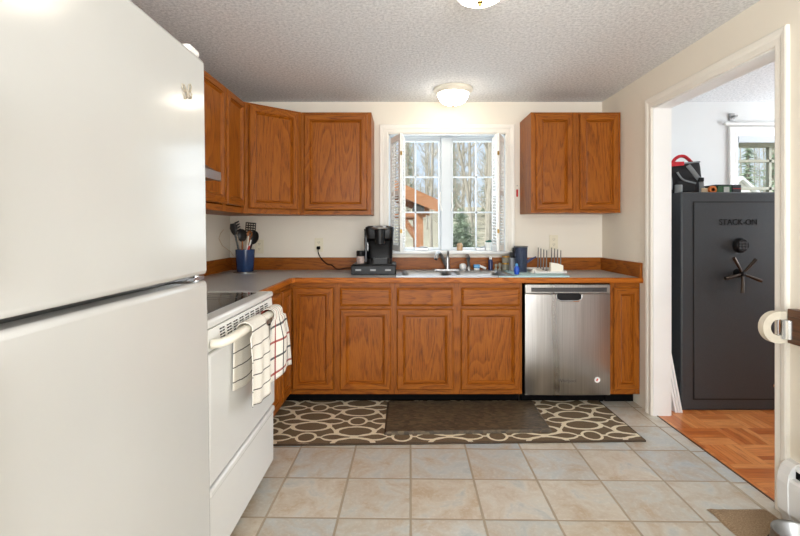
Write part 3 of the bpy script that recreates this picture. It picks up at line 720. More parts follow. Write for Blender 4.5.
# ------------------------------------------------------------------ sink and tap
t = thing('kitchen_sink', 'stainless double-bowl sink set into the worktop under the window', 'sink', (0.372, 3.43, CZ))
rz = CZ + 0.006
def rrect(x0, x1, y0, y1, r, n=5):
    out = []
    for cx, cy, a0 in ((x1 - r, y1 - r, 0), (x0 + r, y1 - r, 90), (x0 + r, y0 + r, 180), (x1 - r, y0 + r, 270)):
        for k in range(n + 1): a = R(a0 + 90 * k / n); out.append((cx + r * math.cos(a), cy + r * math.sin(a)))
    return out
def bowl_shape(x0, x1, y0, y1, zt, depth):
    b = B(); rings = [(0, zt), (0.006, zt - 0.006), (0.012, zt - 0.03), (0.02, zt - depth + 0.03), (0.045, zt - depth), (0.16, zt - depth - 0.004)]
    vs, fs = [], []; N = 24
    for ins, z in rings: vs += [(x, y, z) for x, y in rrect(x0 + ins, x1 - ins, y0 + ins, y1 - ins, max(0.008, 0.06 - ins * 0.3))]
    for j in range(len(rings) - 1):
        for k in range(N): fs.append([j * N + k, j * N + (k + 1) % N, (j + 1) * N + (k + 1) % N, (j + 1) * N + k])
    fs.append([(len(rings) - 1) * N + k for k in range(N)]); b.add(vs, fs, 0, True); return b
bowls = [(-0.012, 0.355, 3.205, 3.60), (0.392, 0.757, 3.205, 3.60)]
# deck plate built as rings: outer rim to each bowl's rounded lip
b = B()
def deck(x0, x1, y0, y1, bx0, bx1, by0, by1):
    o = []; N = 24
    inner = rrect(bx0, bx1, by0, by1, 0.06)
    for x, y in inner:
        dx, dy = x - (bx0 + bx1) / 2, y - (by0 + by1) / 2
        cx, cy = (bx0 + bx1) / 2, (by0 + by1) / 2
        ts = []
        if dx > 0: ts.append((x1 - cx) / dx)
        if dx < 0: ts.append((x0 - cx) / dx)
        if dy > 0: ts.append((y1 - cy) / dy)
        if dy < 0: ts.append((y0 - cy) / dy)
        q = min(ts); o.append((cx + dx * q, cy + dy * q))
    vs = [(x, y, rz) for x, y in inner] + [(x, y, rz) for x, y in o]
    fs = [[k, (k + 1) % N, N + (k + 1) % N, N + k] for k in range(N)]
    b.add(vs, fs)
    for cxn, cyn in ((x0, y0), (x1, y0), (x1, y1), (x0, y1)):
        k = min(range(N), key=lambda i: (o[i][0] - cxn) ** 2 + (o[i][1] - cyn) ** 2)
        for k2 in ((k + 1) % N, (k - 1) % N):
            b.add([(cxn, cyn, rz), (o[k][0], o[k][1], rz), (o[k2][0], o[k2][1], rz)], [[0, 1, 2]])
deck(-0.048, 0.3735, 3.178, 3.685, *bowls[0]); deck(0.3735, 0.792, 3.178, 3.685, *bowls[1])
b.box(-0.050, 0.794, 3.176, 3.180, CZ, rz + 0.001, 0.001).box(-0.050, 0.794, 3.683, 3.687, CZ, rz + 0.001, 0.001).box(-0.050, -0.046, 3.176, 3.687, CZ, rz + 0.001, 0.001).box(0.790, 0.794, 3.176, 3.687, CZ, rz + 0.001, 0.001)
obj('rim', b, M['sink'], t)
for bw in bowls:
    o = obj('bowl', bowl_shape(*bw, rz, 0.17), M['sink'], t)
    obj('drain', B().lathe([(0.045, 0), (0.042, 0.004), (0.02, 0.003), (0, 0.001)], ((bw[0] + bw[1]) / 2, 3.40, rz - 0.173)), M['chrome'], o)

t = thing('kitchen_faucet', 'brushed nickel arched tap with a lever on the sink deck', 'faucet', (0.36, 3.645, rz))
dk = rz
obj('base_plate', B().prism(rrect(0.235, 0.475, 3.615, 3.678, 0.028), dk, dk + 0.008, 'z'), M['nickel'], t)
obj('body', B().lathe([(0.024, 0), (0.022, 0.02), (0.018, 0.04), (0.018, 0.085), (0.015, 0.10), (0, 0.104)], (0.362, 3.645, dk + 0.008)), M['nickel'], t)
pts = [(0.355, 3.642, dk + 0.03), (0.33, 3.63, dk + 0.075), (0.312, 3.61, dk + 0.115), (0.292, 3.575, dk + 0.142), (0.275, 3.535, dk + 0.145), (0.262, 3.50, dk + 0.125), (0.255, 3.48, dk + 0.098)]
obj('spout', B().tube(pts, [0.014, 0.014, 0.0135, 0.013, 0.0135, 0.014, 0.0135], 12), M['nickel'], t)
obj('lever', B().tube([(0.362, 3.645, dk + 0.10), (0.364, 3.64, dk + 0.125), (0.366, 3.63, dk + 0.155)], [0.010, 0.008, 0.009], 10), M['nickel'], t)
t = thing('sink_sprayer', 'nickel side sprayer standing right of the tap', 'sprayer', (0.535, 3.645, dk))
obj('holder', B().lathe([(0.021, 0), (0.02, 0.012), (0.014, 0.025), (0.012, 0.03), (0, 0.03)], (0.535, 3.645, dk)), M['nickel'], t)
obj('spray_head', B().tube([(0.535, 3.645, dk + 0.028), (0.533, 3.642, dk + 0.07), (0.527, 3.625, dk + 0.105), (0.515, 3.60, dk + 0.118)], [0.011, 0.013, 0.017, 0.016], 12), M['nickel'], t)

# ------------------------------------------------------------------ dishwasher
dx0, dx1 = fx(524.3), fx(610.8)
t = thing('dishwasher', 'stainless steel dishwasher between the sink cabinet and narrow end cabinet', 'dishwasher', ((dx0 + dx1) / 2, 3.43, 0))
obj('tub', B().box(dx0 + 0.004, dx1 - 0.004, FY, YB - 0.03, 0.082, 0.862), M['black_matte'], t)
df = 3.118
zt, zs = 0.855, 0.793
b = B(); N = 10      # gently bowed steel front
vs, fs = [], []
for j, z in enumerate((0.086, 0.096, 0.45, zs - 0.006, zs)):
    for k in range(N + 1):
        x = dx0 + 0.006 + (dx1 - dx0 - 0.012) * k / N; u = k / N * 2 - 1
        vs.append((x, df - 0.006 * (1 - u * u) + (0.006 if j in (0, 4) else 0) + (0.004 if abs(u) > 0.99 else 0), z))
for j in range(4):
    for k in range(N): a = j * (N + 1) + k; fs.append([a, a + 1, a + N + 2, a + N + 1])
b.add(vs, fs, 0, True); b.box(dx0 + 0.006, dx1 - 0.006, df + 0.006, FY, 0.086, zs)
obj('door', b, M['stainless'], t)
obj('top_frame', B().box(dx0 + 0.006, dx1 - 0.006, df + 0.002, FY, zs + 0.002, zt, 0.003), M['stainless'], t)
c = obj('control_panel', B().box(fx(531), fx(606.5), df - 0.001, df + 0.004, zs + 0.012, zt - 0.020, 0.001), plain('grey_control_strip', (66, 66, 66), 0.35), t)
b = B()
for k in range(6): b.box(fx(532.5) + k * 0.015, fx(532.5) + k * 0.015 + 0.011, df - 0.0025, df, zt - 0.027, zt - 0.023)
obj('control_marks', b, M['black_plastic'], c); b = B()
for k in range(5): b.box(fx(592) + k * 0.017, fx(592) + k * 0.017 + 0.008, df - 0.0025, df, zs + 0.022, zs + 0.026)
obj('control_marks', b, M['black_plastic'], c)
hx0, hx1 = fx(556), fx(580.5); hc = (hx0 + hx1) / 2
h = obj('handle_pocket', B().prism(rrect(hx0, hx1, zs - 0.048, zs + 0.004, 0.02), df - 0.009, df - 0.003, 'y'), M['black_plastic'], t)
obj('handle_lip', B().tube([(hx0 - 0.004, df - 0.009, zs - 0.002), (hx0, df - 0.011, zs - 0.036), (hx0 + 0.025, df - 0.013, zs - 0.049), (hx1 - 0.025, df - 0.013, zs - 0.049), (hx1, df - 0.011, zs - 0.036), (hx1 + 0.004, df - 0.009, zs - 0.002)], [0.003, 0.005, 0.007, 0.007, 0.005, 0.003], 8), M['chrome'], h)
obj('logo', text_shape('Whirlpool', 0.030, 0.0004, lambda p: (fx(566.5) + p.x, df - 0.0072 - p.z, CAMZ - (380.3 - PY) / 143.4 + p.y)), M['logo_grey'], t)
s = obj('sticker', B().lathe([(0.020, -0.006), (0.020, -0.0072), (0, -0.0072)], (fx(596.5), df + 0.001, 0.195), axis='y'), M['sticker'], t)
obj('sticker_mark', B().prism([(-0.008, -0.006), (-0.001, -0.011), (0.003, 0.0), (0.008, 0.004), (0.001, 0.011), (-0.005, 0.005)], df - 0.0072, df - 0.0064, 'y'), M['red_plastic'], s)
bpy.data.objects[s.children[0].name].data.transform(Matrix.Translation((fx(596.5) - 0.0, 0, 0.195)))
obj('toe_panel', B().box(dx0 + 0.004, dx1 - 0.004, FY + 0.086, FY + 0.10, 0.0, 0.084), M['black_matte'], t)

# ------------------------------------------------------------------ fridge (leans back a little on its front feet)
fa = 0.0135
t = thing('refrigerator', 'tall white top-freezer refrigerator filling the left foreground', 'refrigerator', (-0.598, 1.03, 0.0), (0, -fa, 0))
F0, F1 = -0.47, 0.38            # along y in the fridge's own frame
obj('cabinet', B().box(-0.79, -0.085, F0 + 0.004, F1 - 0.004, 0.035, 1.762, 0.008), M['fridge'], t, local=True)
obj('freezer_door', B().box(-0.075, 0.0, F0, F1, 1.097, 1.768, 0.014, seg=3), M['fridge'], t, local=True)
obj('fridge_door', B().box(-0.075, 0.0, F0, F1, 0.08, 1.080, 0.014, seg=3), M['fridge'], t, local=True)
obj('gasket', B().box(-0.086, -0.074, F0 + 0.012, F1 - 0.012, 0.09, 1.755), M['steel_grey'], t, local=True)
obj('grille', B().box(-0.10, -0.03, F0 + 0.01, F1 - 0.01, 0.025, 0.072, 0.004), M['black_plastic'], t, local=True)
obj('hinge', B().box(-0.080, -0.012, F1 - 0.075, F1 - 0.004, 1.084, 1.093).lathe([(0.009, 0), (0.009, 0.017)], (-0.03, F1 - 0.02, 1.080)), M['chrome'], t, local=True, label='steel middle hinge')
obj('hinge_cover', B().box(-0.075, -0.012, F1 - 0.075, F1 - 0.008, 1.770, 1.796, 0.011, seg=3).box(-0.16, -0.07, F1 - 0.068, F1 - 0.016, 1.764, 1.788, 0.010), M['white_plastic'], t, local=True)
for y in (F0 + 0.05, F1 - 0.05): obj('foot', B().lathe([(0.02, -0.004), (0.02, 0.04)], (-0.06, y, 0)), M['black_plastic'], t, local=True)
for z0, z1 in ((1.14, 1.44), (0.70, 1.04)):
    obj('door_handle', B().tube([(0.0, F0 + 0.028, z0), (0.045, F0 + 0.028, z0 + 0.03), (0.048, F0 + 0.028, (z0 + z1) / 2), (0.045, F0 + 0.028, z1 - 0.03), (0.0, F0 + 0.028, z1)], 0.013, 10), M['white_plastic'], t, local=True)
# butterfly magnet on the freezer door
yb, zb_ = 1.285, 1.628; xf = -0.598 - fa * zb_ + 0.0005
wing = [(0.002, -0.006), (0.006, 0.008), (0.016, 0.024), (0.026, 0.026), (0.028, 0.016), (0.020, 0.004), (0.024, -0.004), (0.020, -0.016), (0.010, -0.014)]
b = B()
for sg in (-1, 1):
    pts = [(xf + 0.002, yb + sg * a, zb_ + c) for a, c in wing]
    b.tube(pts + [pts[0]], 0.0018, 6); b.tube([pts[4], (xf + 0.002, yb + sg * 0.006, zb_), pts[7]], 0.0014, 6)
b.tube([(xf + 0.002, yb, zb_ - 0.018), (xf + 0.003, yb, zb_), (xf + 0.002, yb, zb_ + 0.012)], [0.001, 0.0025, 0.0015], 8)
b.v = [Vector((v.x, yb + (v.y - yb) * math.cos(0.3) - (v.z - zb_) * math.sin(0.3), zb_ + (v.y - yb) * math.sin(0.3) + (v.z - zb_) * math.cos(0.3))) for v in b.v]
single('butterfly_magnet', b, plain('pale_tan_enamel', (176, 166, 148), 0.4), 'small pale butterfly on the upper freezer door of the refrigerator', 'magnet', (xf, yb, zb_))

# ------------------------------------------------------------------ cooker, hood, towels
RY0, RY1, RX = 1.513, 2.280, -0.660
t = thing('kitchen_range', 'white electric cooker with black glass top and two towels on its handle', 'stove', (-1.03, (RY0 + RY1) / 2, 0))
obj('body', B().box(-1.40, -0.705, RY0 + 0.004, RY1 - 0.004, 0.06, 0.893, 0.003), M['white_gloss'], t)
obj('plinth', B().box(-1.36, -0.76, RY0 + 0.03, RY1 - 0.03, 0.0, 0.06), M['black_matte'], t)
ct = obj('cooktop', B().box(-1.40, RX, RY0, RY1, 0.896, 0.926, 0.010, seg=3), M['white_gloss'], t)
gl_ = obj('glass_top', B().box(-1.30, RX - 0.062, RY0 + 0.045, RY1 - 0.075, 0.9255, 0.9285, 0.001), M['dark_glass'], ct)
for cx, cy, r in ((-0.86, 1.70, 0.085), (-0.86, 2.09, 0.11), (-1.14, 1.70, 0.11), (-1.14, 2.09, 0.085)):
    b = B()
    for rr in (r, r * 0.55): b.lathe([(rr, 0), (rr, 0.0004), (rr - 0.0035, 0.0004), (rr - 0.0035, 0)], (cx, cy, 0.9286), 40, close=False)
    obj('burner_ring', b, M['steel_grey'], ct)
bg = obj('backguard', B().prism([(-1.42, 0.92), (-1.33, 0.92), (-1.345, 1.07), (-1.36, 1.085), (-1.42, 1.085)], RY0, RY1, 'y'), M['white_gloss'], t)
for k in range(4): obj('knob', B().lathe([(0.021, 0), (0.019, 0.018), (0.012, 0.024), (0, 0.024)], (-1.34, RY0 + 0.12 + k * 0.08 + (0.25 if k > 1 else 0), 1.01), axis='x'), M['white_plastic'], bg)
vp = obj('vent_panel', B().prism([(-0.705, 0.815), (-0.668, 0.815), (-0.662, 0.83), (-0.668, 0.892), (-0.705, 0.892)], RY0 + 0.002, RY1 - 0.002, 'y'), M['white_plastic'], t)
for g_ in range(9):
    b = B()
    for r_ in range(4):
        for c_ in range(2):
            y = RY0 + 0.115 + g_ * 0.066 + c_ * 0.024; z = 0.842 + r_ * 0.0105
            xx = -0.662 - (z - 0.83) / 0.062 * 0.006
            b.box(xx - 0.004, xx + 0.0006, y, y + 0.019, z, z + 0.0048)
    obj('vent_slot', b, M['black_matte'], vp)
for z in (0.87, 0.835): obj('screw', B().lathe([(0.006, 0), (0.005, -0.002), (0, -0.002)], (-0.688, RY0 + 0.002, z), 10, axis='y'), M['steel_grey'], vp)
od = obj('oven_door', B().box(-0.705, -0.652, RY0 + 0.002, RY1 - 0.002, 0.362, 0.812, 0.008, seg=3), M['white_gloss'], t)
pts = [(-0.662, RY0 + 0.03, 0.842), (-0.632, RY0 + 0.04, 0.845), (-0.616, RY0 + 0.075, 0.848), (-0.612, RY0 + 0.16, 0.85), (-0.612, RY1 - 0.16, 0.85), (-0.616, RY1 - 0.075, 0.848), (-0.632, RY1 - 0.04, 0.845), (-0.662, RY1 - 0.03, 0.842)]
b = B().tube(pts, 0.0195, 12, flat=0.85)
obj('door_gap', B().box(-0.705, -0.668, RY0 + 0.004, RY1 - 0.004, 0.345, 0.366), M['black_matte'], t)  # black strip put in for the shade between oven door and drawer
obj('oven_handle', b, M['cream_plastic'], od)
obj('drawer', B().box(-0.705, -0.658, RY0 + 0.002, RY1 - 0.002, 0.068, 0.330, 0.006, seg=3).box(-0.70, -0.650, RY0 + 0.002, RY1 - 0.002, 0.318, 0.350, 0.010, seg=3), M['white_gloss'], t)

t = thing('range_hood', 'grey range hood jutting out over the cooker beside the refrigerator', 'range hood', (XL, 1.9, 1.49))
obj('shell', B().prism([(XL, 1.697), (XL, 1.492), (-0.958, 1.492), (-0.958, 1.535), (-1.10, 1.62), (-1.10, 1.697)], 1.518, 2.33, 'y'), M['steel_grey'], t)
obj('front_lip', B().box(-0.962, -0.945, 1.518, 2.33, 1.488, 1.536, 0.003), M['nickel'], t)
obj('filter', B().box(-1.35, -1.02, 1.60, 2.25, 1.484, 1.491), M['steel_grey'], t)

def towel(name, label, mat, y0, y1, front, back, taper, waves, amp, seed, skew=0.0, flare=0.0, xbar=-0.612, zbar=0.85):
    rnd = random.Random(seed); ph = [rnd.uniform(0, 6.28) for _ in range(4)]
    NU, path = 26, []
    r = 0.0305; zt = zbar
    nb, nf = 16, 22
    for k in range(nb): q = k / nb; path.append((-r + 0.001, zt - back * (1 - q), -(back * (1 - q))))
    for k in range(9): a = math.pi * (1 - k / 8); path.append((r * math.cos(a), zt + 0.024 * math.sin(a) + 0.004, 0.02 * k / 8))
    for k in range(1, nf + 1): q = k / nf; path.append((r - 0.0, zt - front * q, 0.02 + front * q))
    me = bpy.data.meshes.new(name); vs, uv, fs = [], [], []
    for dx, z, sv in path:
        hang = max(0, zt - z)
        for i in range(NU + 1):
            u = i / NU; ex = hang * flare
            side = 1 if dx > 0 else -0.5
            yc = (y0 + y1) / 2; w = (y1 - y0) * (1 - taper * (hang < 0.02))
            y = yc + (u - 0.5) * (w + ex) + (skew * hang * (1 if dx > 0 else -0.4))
            fold = amp * min(1, hang / 0.12) * (math.sin(u * waves * 6.28 + ph[0] + hang * 1.5) * 0.7 + math.sin(u * waves * 3.1 + ph[1] - hang * 3) * 0.5)
            x = xbar + dx + side * (abs(fold) if dx < 0 else fold + amp * 0.8 * min(1, hang / 0.12)) * 0.9
            if dx < 0: x = max(xbar - 0.038, xbar + dx - abs(fold) * 0.25)
            zz = z + (0.012 * math.sin(u * 4.0 + ph[2]) + 0.05 * (0.5 - u) * taper) * min(1, hang / 0.3)
            vs.append((x - xbar, y - yc, zz - zbar)); uv.append((u * (y1 - y0) * 1.25, sv))
    n = NU + 1
    for j in range(len(path) - 1):
        for i in range(NU): fs.append([j * n + i, j * n + i + 1, (j + 1) * n + i + 1, (j + 1) * n + i])
    me.from_pydata(vs, [], fs); ul = me.uv_layers.new(name='UVMap')
    for p in me.polygons:
        p.use_smooth = True
        for li in p.loop_indices: ul.data[li].uv = uv[me.loops[li].vertex_index]
    me.materials.append(mat)
    o = bpy.data.objects.new(name, me); COL.objects.link(o); o.location = (xbar, (y0 + y1) / 2, zbar)
    m = o.modifiers.new('thickness', 'SOLIDIFY'); m.thickness = 0.003; m.offset = 0.0
    return tag(o, label, 'towel', 'dish towels on the oven handle')
towel('dish_towel', 'white dish towel with thin black stripes hanging on the oven handle', M['towel_black'], 1.70, 1.93, 0.300, 0.235, 0.25, 2.2, 0.009, 3, skew=-0.0, flare=0.05)
towel('dish_towel', 'white dish towel with red and black check bunched at the far end of oven handle', M['towel_red'], 1.985, 2.20, 0.29, 0.26, 0.4, 1.2, 0.022, 5, skew=0.04, flare=0.42)

# ------------------------------------------------------------------ ceiling lights
def ceiling_light(x, y, label):
    t = thing('ceiling_light', label, 'ceiling light', (x, y, ZC), group='flush ceiling lights')
    obj('mounting_ring', B().lathe([(0.148, 0), (0.148, -0.014), (0.136, -0.022), (0.128, -0.028), (0.122, -0.040), (0.112, -0.040), (0.112, 0)], (0, 0, 0), 40, close=False), M['cream_plastic'], t, local=True)
    obj('glass_bowl', B().lathe([(0.119, -0.034), (0.117, -0.046), (0.108, -0.072), (0.092, -0.096), (0.066, -0.111), (0.03, -0.117), (0.0, -0.118)], (0, 0, 0), 40, close=False), M['lamp'], t, local=True)
    obj('finial', B().lathe([(0.0, -0.116), (0.014, -0.117), (0.012, -0.122), (0.006, -0.125), (0.007, -0.129), (0.005, -0.134), (0, -0.136)], (0, 0, 0), 16, close=False), M['brass'], t, local=True)
    return t
ceiling_light(0.380, 3.40, 'lit flush glass ceiling light near the window wall')
ceiling_light(0.322, 1.872, 'lit flush glass ceiling light nearer the camera, cut off by the top edge')

# ------------------------------------------------------------------ things on the worktop: left corner
cp = (-1.240, 3.52)
single('trivet', B().lathe([(0.088, 0), (0.088, 0.005), (0.082, 0.007), (0, 0.007)], (*cp, CZ), 32), M['nickel'], 'round pale trivet under the blue utensil crock', 'trivet', (*cp, CZ))
cz = CZ + 0.007
single('utensil_crock', B().lathe([(0.060, 0), (0.063, 0.004), (0.070, 0.10), (0.073, 0.165), (0.073, 0.172), (0.068, 0.172), (0.066, 0.10), (0.058, 0.008), (0, 0.008)], (*cp, cz), 36), M['blue_glaze'], 'dark blue crock of cooking tools in the worktop corner', 'crock', (*cp, cz))
def tool(name, label, mats, b0, top, head, cat='kitchen utensil'):
    b0 = Vector((cp[0] + b0[0], cp[1] + b0[1], cz + 0.011)); top = Vector(top); d = (top - b0); L = d.length; d.normalize()
    t = thing(name, label, cat, tuple(b0), group='cooking tools in the blue crock')
    fwd = Vector((0, -1, 0)); fwd = (fwd - d * fwd.dot(d)).normalized(); sd = d.cross(fwd).normalized()
    P = lambda a, s, f=0.0: b0 + d * a + sd * s + fwd * f
    hl = head[1]
    hb = B().tube([P(0, 0), P(L * 0.5, 0), P(L - hl + 0.005, 0)], [0.008, 0.0085, 0.007], 8)
    obj('handle', hb, mats[0], t)
    h = B(); k = head[0]
    if k == 'turner':
        w = head[2]; a0 = L - hl
        M4 = Matrix(((sd.x, fwd.x, d.x, b0.x), (sd.y, fwd.y, d.y, b0.y), (sd.z, fwd.z, d.z, b0.z), (0, 0, 0, 1)))
        for i in range(5): x = -w / 2 + (w - 0.007) * i / 4; h.box(x, x + 0.007, -0.0015, 0.0015, a0, L, mtx=M4)
        for i in range(5): z = a0 + (hl - 0.010) * i / 4; h.box(-w / 2, w / 2, -0.0016, 0.0016, z, z + 0.010, mtx=M4)
        h.tube([P(a0 - 0.03, 0), P(a0 + 0.005, 0)], [0.006, 0.012], 8, flat=0.4)
    elif k == 'spoon':
        vs, fs = [], []; n = 16; w = head[2]
        for ring, (rr, dep) in enumerate(((1.0, 0.0), (0.7, -0.009), (0.35, -0.014))):
            for i in range(n): a = 6.2832 * i / n; vs.append(P(L - hl / 2 + hl / 2 * rr * math.cos(a), w / 2 * rr * math.sin(a), dep))
        for j in range(2):
            for i in range(n): fs.append([j * n + i, j * n + (i + 1) % n, (j + 1) * n + (i + 1) % n, (j + 1) * n + i])
        fs.append([2 * n + i for i in range(n)])
        o = len(vs); vs2 = [v + fwd * 0.0025 for v in vs]; fs2 = [f[::-1] for f in fs]
        h.add(vs, fs, 0, True); h.add(vs2, fs2, 0, True); h.add([vs[i] for i in range(n)] + [vs2[i] for i in range(n)], [[i, (i + 1) % n, n + (i + 1) % n, n + i] for i in range(n)])
    elif k == 'server':
        n = 9; w = head[2]
        h.tube([P(L - hl, 0), P(L - hl * 0.75, 0), P(L - hl * 0.4, 0), P(L - hl * 0.05, 0)], [0.004, w * 0.12, w * 0.15, w * 0.10], 12, flat=3.3)
        for i in range(4):
            a = L - hl * 0.72 + hl * 0.66 * i / 3; h.tube([P(a, w * 0.3), P(a + 0.004, w * 0.62, 0.004), P(a + 0.008, w * 0.88, 0.010)], [0.0075, 0.0065, 0.005], 6)
    elif k == 'grip':
        h.tube([P(L - hl, 0), P(L - hl * 0.5, 0), P(L, 0)], [0.007, 0.010, 0.008], 10, flat=0.6)
    obj('head' if k != 'grip' else 'grip', h, mats[1], t)
    return t
K = M['nylon']
tool('pasta_server', 'black toothed pasta server, leftmost tool in the blue crock', (K, K), (-0.012, -0.01), W(232.5, 223, 3.50), ('server', 0.095, 0.062))
tool('slotted_turner', 'black slotted turner with square holes standing tallest at right in the crock', (K, K), (0.02, 0.0), W(251, 222.5, 3.50), ('turner', 0.085, 0.082))
tool('serving_spoon', 'black round spoon in front of the turner in the blue crock', (K, K), (-0.01, -0.022), W(242, 229, 3.485), ('spoon', 0.10, 0.075))
tool('wooden_spoon', 'brown wooden spoon among the black tools in the blue crock', (M['wood_spoon'], M['wood_spoon']), (0.022, -0.012), W(250, 230.5, 3.49), ('spoon', 0.06, 0.045))
tool('ladle', 'black wide spoon leaning right in the blue crock', (K, K), (-0.02, 0.02), W(256, 231, 3.52), ('spoon', 0.11, 0.075))
tool('whisk', 'white handled tool standing in the middle of the blue crock', (M['white_plastic'], M['cream_plastic']), (0.010, -0.036), W(248.5, 236, 3.482), ('grip', 0.075))
tool('spatula', 'tan wood handled tool in the front of the blue crock', (M['wood_spoon'], M['wood_spoon']), (-0.014, -0.036), W(242.5, 241, 3.478), ('grip', 0.06))
tool('knife', 'red and white handled tool low in the blue crock', (M['red_plastic'], M['white_plastic']), (-0.008, -0.036), W(251, 240, 3.476), ('grip', 0.05))

# sockets and the thin cord on the left wall
def outlet(x, z, label, plug=False):
    t = thing('wall_outlet', label, 'outlet', (x, YB, z), group='ivory wall outlets')
    obj('cover_plate', B().box(-0.036, 0.036, -0.006, 0, -0.058, 0.058, 0.003), M['ivory'], t, local=True)
    for dz in (-0.021, 0.021):
        s = obj('socket', B().prism(rrect(-0.017, 0.017, dz - 0.014, dz + 0.014, 0.011, 4), -0.0085, -0.005, 'y'), M['ivory'], t, local=True)
        obj('slots', B().box(-0.008, -0.006, -0.0092, -0.0080, dz - 0.001, dz + 0.008).box(0.006, 0.008, -0.0092, -0.0080, dz - 0.001, dz + 0.008).box(-0.002, 0.002, -0.0092, -0.0080, dz - 0.009, dz - 0.005), M['black_matte'], s, local=True)
    return t
outlet((259.5 - PX) / 119.6, CAMZ - (246.5 - PY) / 119.6, 'ivory wall outlet half hidden behind the blue utensil crock')
outlet((319 - PX) / 119.6, CAMZ - (245 - PY) / 119.6, 'ivory wall outlet with a black plug in it')
outlet((553.5 - PX) / 119.6, CAMZ - (242 - PY) / 119.6, 'ivory wall outlet behind the drying rack')
b = B(); pts = [(XL + 0.005, 3.60, 1.24), (XL + 0.012, 3.52, 1.21), (XL + 0.006, 3.50, 1.17), (XL + 0.010, 3.56, 1.11), (XL + 0.035, 3.66, 1.06), (XL + 0.045, 3.70, 1.022)]
single('thin_cord', B().tube(pts, 0.0022, 6), M['tan'], 'thin tan cord looped on the wall behind the blue crock', 'cord', pts[0])

# coffee maker on its drawer
DX0, DX1, DYF = -0.386, -0.053, 3.31
t = thing('pod_drawer', 'low black pod drawer under the coffee maker', 'drawer', ((DX0 + DX1) / 2, 3.42, CZ))
obj('case', B().box(DX0, DX1, DYF + 0.008, DYF + 0.32, CZ, CZ + 0.072, 0.006).box(DX0 + 0.01, DX1 - 0.01, DYF + 0.012, DYF + 0.31, CZ + 0.070, CZ + 0.078, 0.004), M['black_plastic'], t)
dd = obj('drawer_front', B().box(DX0 + 0.004, DX1 - 0.004, DYF, DYF + 0.009, CZ + 0.005, CZ + 0.066, 0.003), M['black_plastic'], t)
for k in range(3):
    x = DX0 + 0.055 + k * 0.11; obj('label_holder', B().box(x - 0.021, x + 0.021, DYF - 0.002, DYF + 0.001, CZ + 0.030, CZ + 0.042, 0.001), M['steel_grey'], dd)
kx, ky, kz = -0.176, 3.44, CZ + 0.0785
t = thing('coffee_maker', 'black single-cup coffee maker with silver handle band left of the sink', 'coffee maker', (kx, ky, kz))
KB = M['black_plastic']
obj('base', B().prism(rrect(kx - 0.088, kx + 0.092, 3.33, 3.57, 0.03), kz, kz + 0.035, 'z'), KB, t)
dt_ = obj('drip_tray', B().prism(rrect(kx - 0.062, kx + 0.075, 3.312, 3.42, 0.025), kz + 0.004, kz + 0.042, 'z'), KB, t)
b = B()
for k in range(6): b.box(kx - 0.045 + k * 0.018, kx - 0.038 + k * 0.018, 3.335, 3.41, kz + 0.042, kz + 0.045)
obj('drip_grate', b, M['steel_grey'], dt_)
b = B(); vs = []; fs = []; secs = [(0.03, 0.088, 3.42, 3.56), (0.10, 0.090, 3.42, 3.565), (0.17, 0.094, 3.39, 3.575), (0.19, 0.094, 3.35, 3.58), (0.255, 0.103, 3.335, 3.585), (0.275, 0.100, 3.34, 3.58), (0.285, 0.08, 3.36, 3.56)]
for h, hw, ya, yb2 in secs: vs += [(x, y, kz + h) for x, y in rrect(kx - hw - 0.006, kx + hw + 0.004, ya, yb2, 0.035)]
N = 24
for j in range(len(secs) - 1):
    for k in range(N): fs.append([j * N + k, j * N + (k + 1) % N, (j + 1) * N + (k + 1) % N, (j + 1) * N + k])
fs.append(list(range(N))[::-1]); fs.append([(len(secs) - 1) * N + k for k in range(N)])
obj('body', b.add(vs, fs, 0, True), KB, t)
obj('brew_head', B().lathe([(0.030, 0.145), (0.036, 0.150), (0.038, 0.20), (0.045, 0.255), (0.04, 0.27), (0, 0.272)], (kx + 0.003, 3.352, kz), 24), KB, t)
b = B().tube([(kx - 0.052, 3.345, kz + 0.262), (kx - 0.048, 3.315, kz + 0.266), (kx - 0.02, 3.298, kz + 0.268), (kx + 0.026, 3.298, kz + 0.268), (kx + 0.054, 3.315, kz + 0.266), (kx + 0.058, 3.345, kz + 0.262)], 0.009, 8)
b.box(kx - 0.045, kx + 0.05, 3.30, 3.36, kz + 0.272, kz + 0.280, 0.003)
obj('lid_handle', b, M['nickel'], t)
tk = obj('water_tank', B().prism(rrect(kx - 0.118, kx - 0.094, 3.39, 3.555, 0.012), kz + 0.012, kz + 0.25, 'z'), M['tank_plastic'], t)
obj('tank_lid', B().prism(rrect(kx - 0.119, kx - 0.100, 3.385, 3.56, 0.012), kz + 0.25, kz + 0.262, 'z'), KB, tk)
obj('side_strip', B().box(kx - 0.096, kx - 0.088, 3.410, 3.418, kz + 0.09, kz + 0.235, 0.003), M['nickel'], t)
ox, oz = (319 - PX) / 119.6, CAMZ - (245 - PY) / 119.6
c = obj('power_plug', B().box(ox - 0.014, ox + 0.014, YB - 0.040, YB - 0.0085, oz - 0.036, oz - 0.010, 0.005), M['black_matte'], t)
pts = [(ox, YB - 0.036, oz - 0.03), (ox + 0.004, YB - 0.05, oz - 0.065), (ox + 0.03, YB - 0.06, oz - 0.11), (ox + 0.08, YB - 0.075, oz - 0.155), (ox + 0.12, 3.655, CZ + 0.045), (ox + 0.17, 3.64, CZ + 0.012), (ox + 0.24, 3.635, CZ + 0.022), (ox + 0.31, 3.63, CZ + 0.026), (ox + 0.36, 3.625, CZ + 0.030), (ox + 0.44, 3.622, CZ + 0.03), (ox + 0.50, 3.612, CZ + 0.075), (ox + 0.52, 3.568, kz + 0.03)]
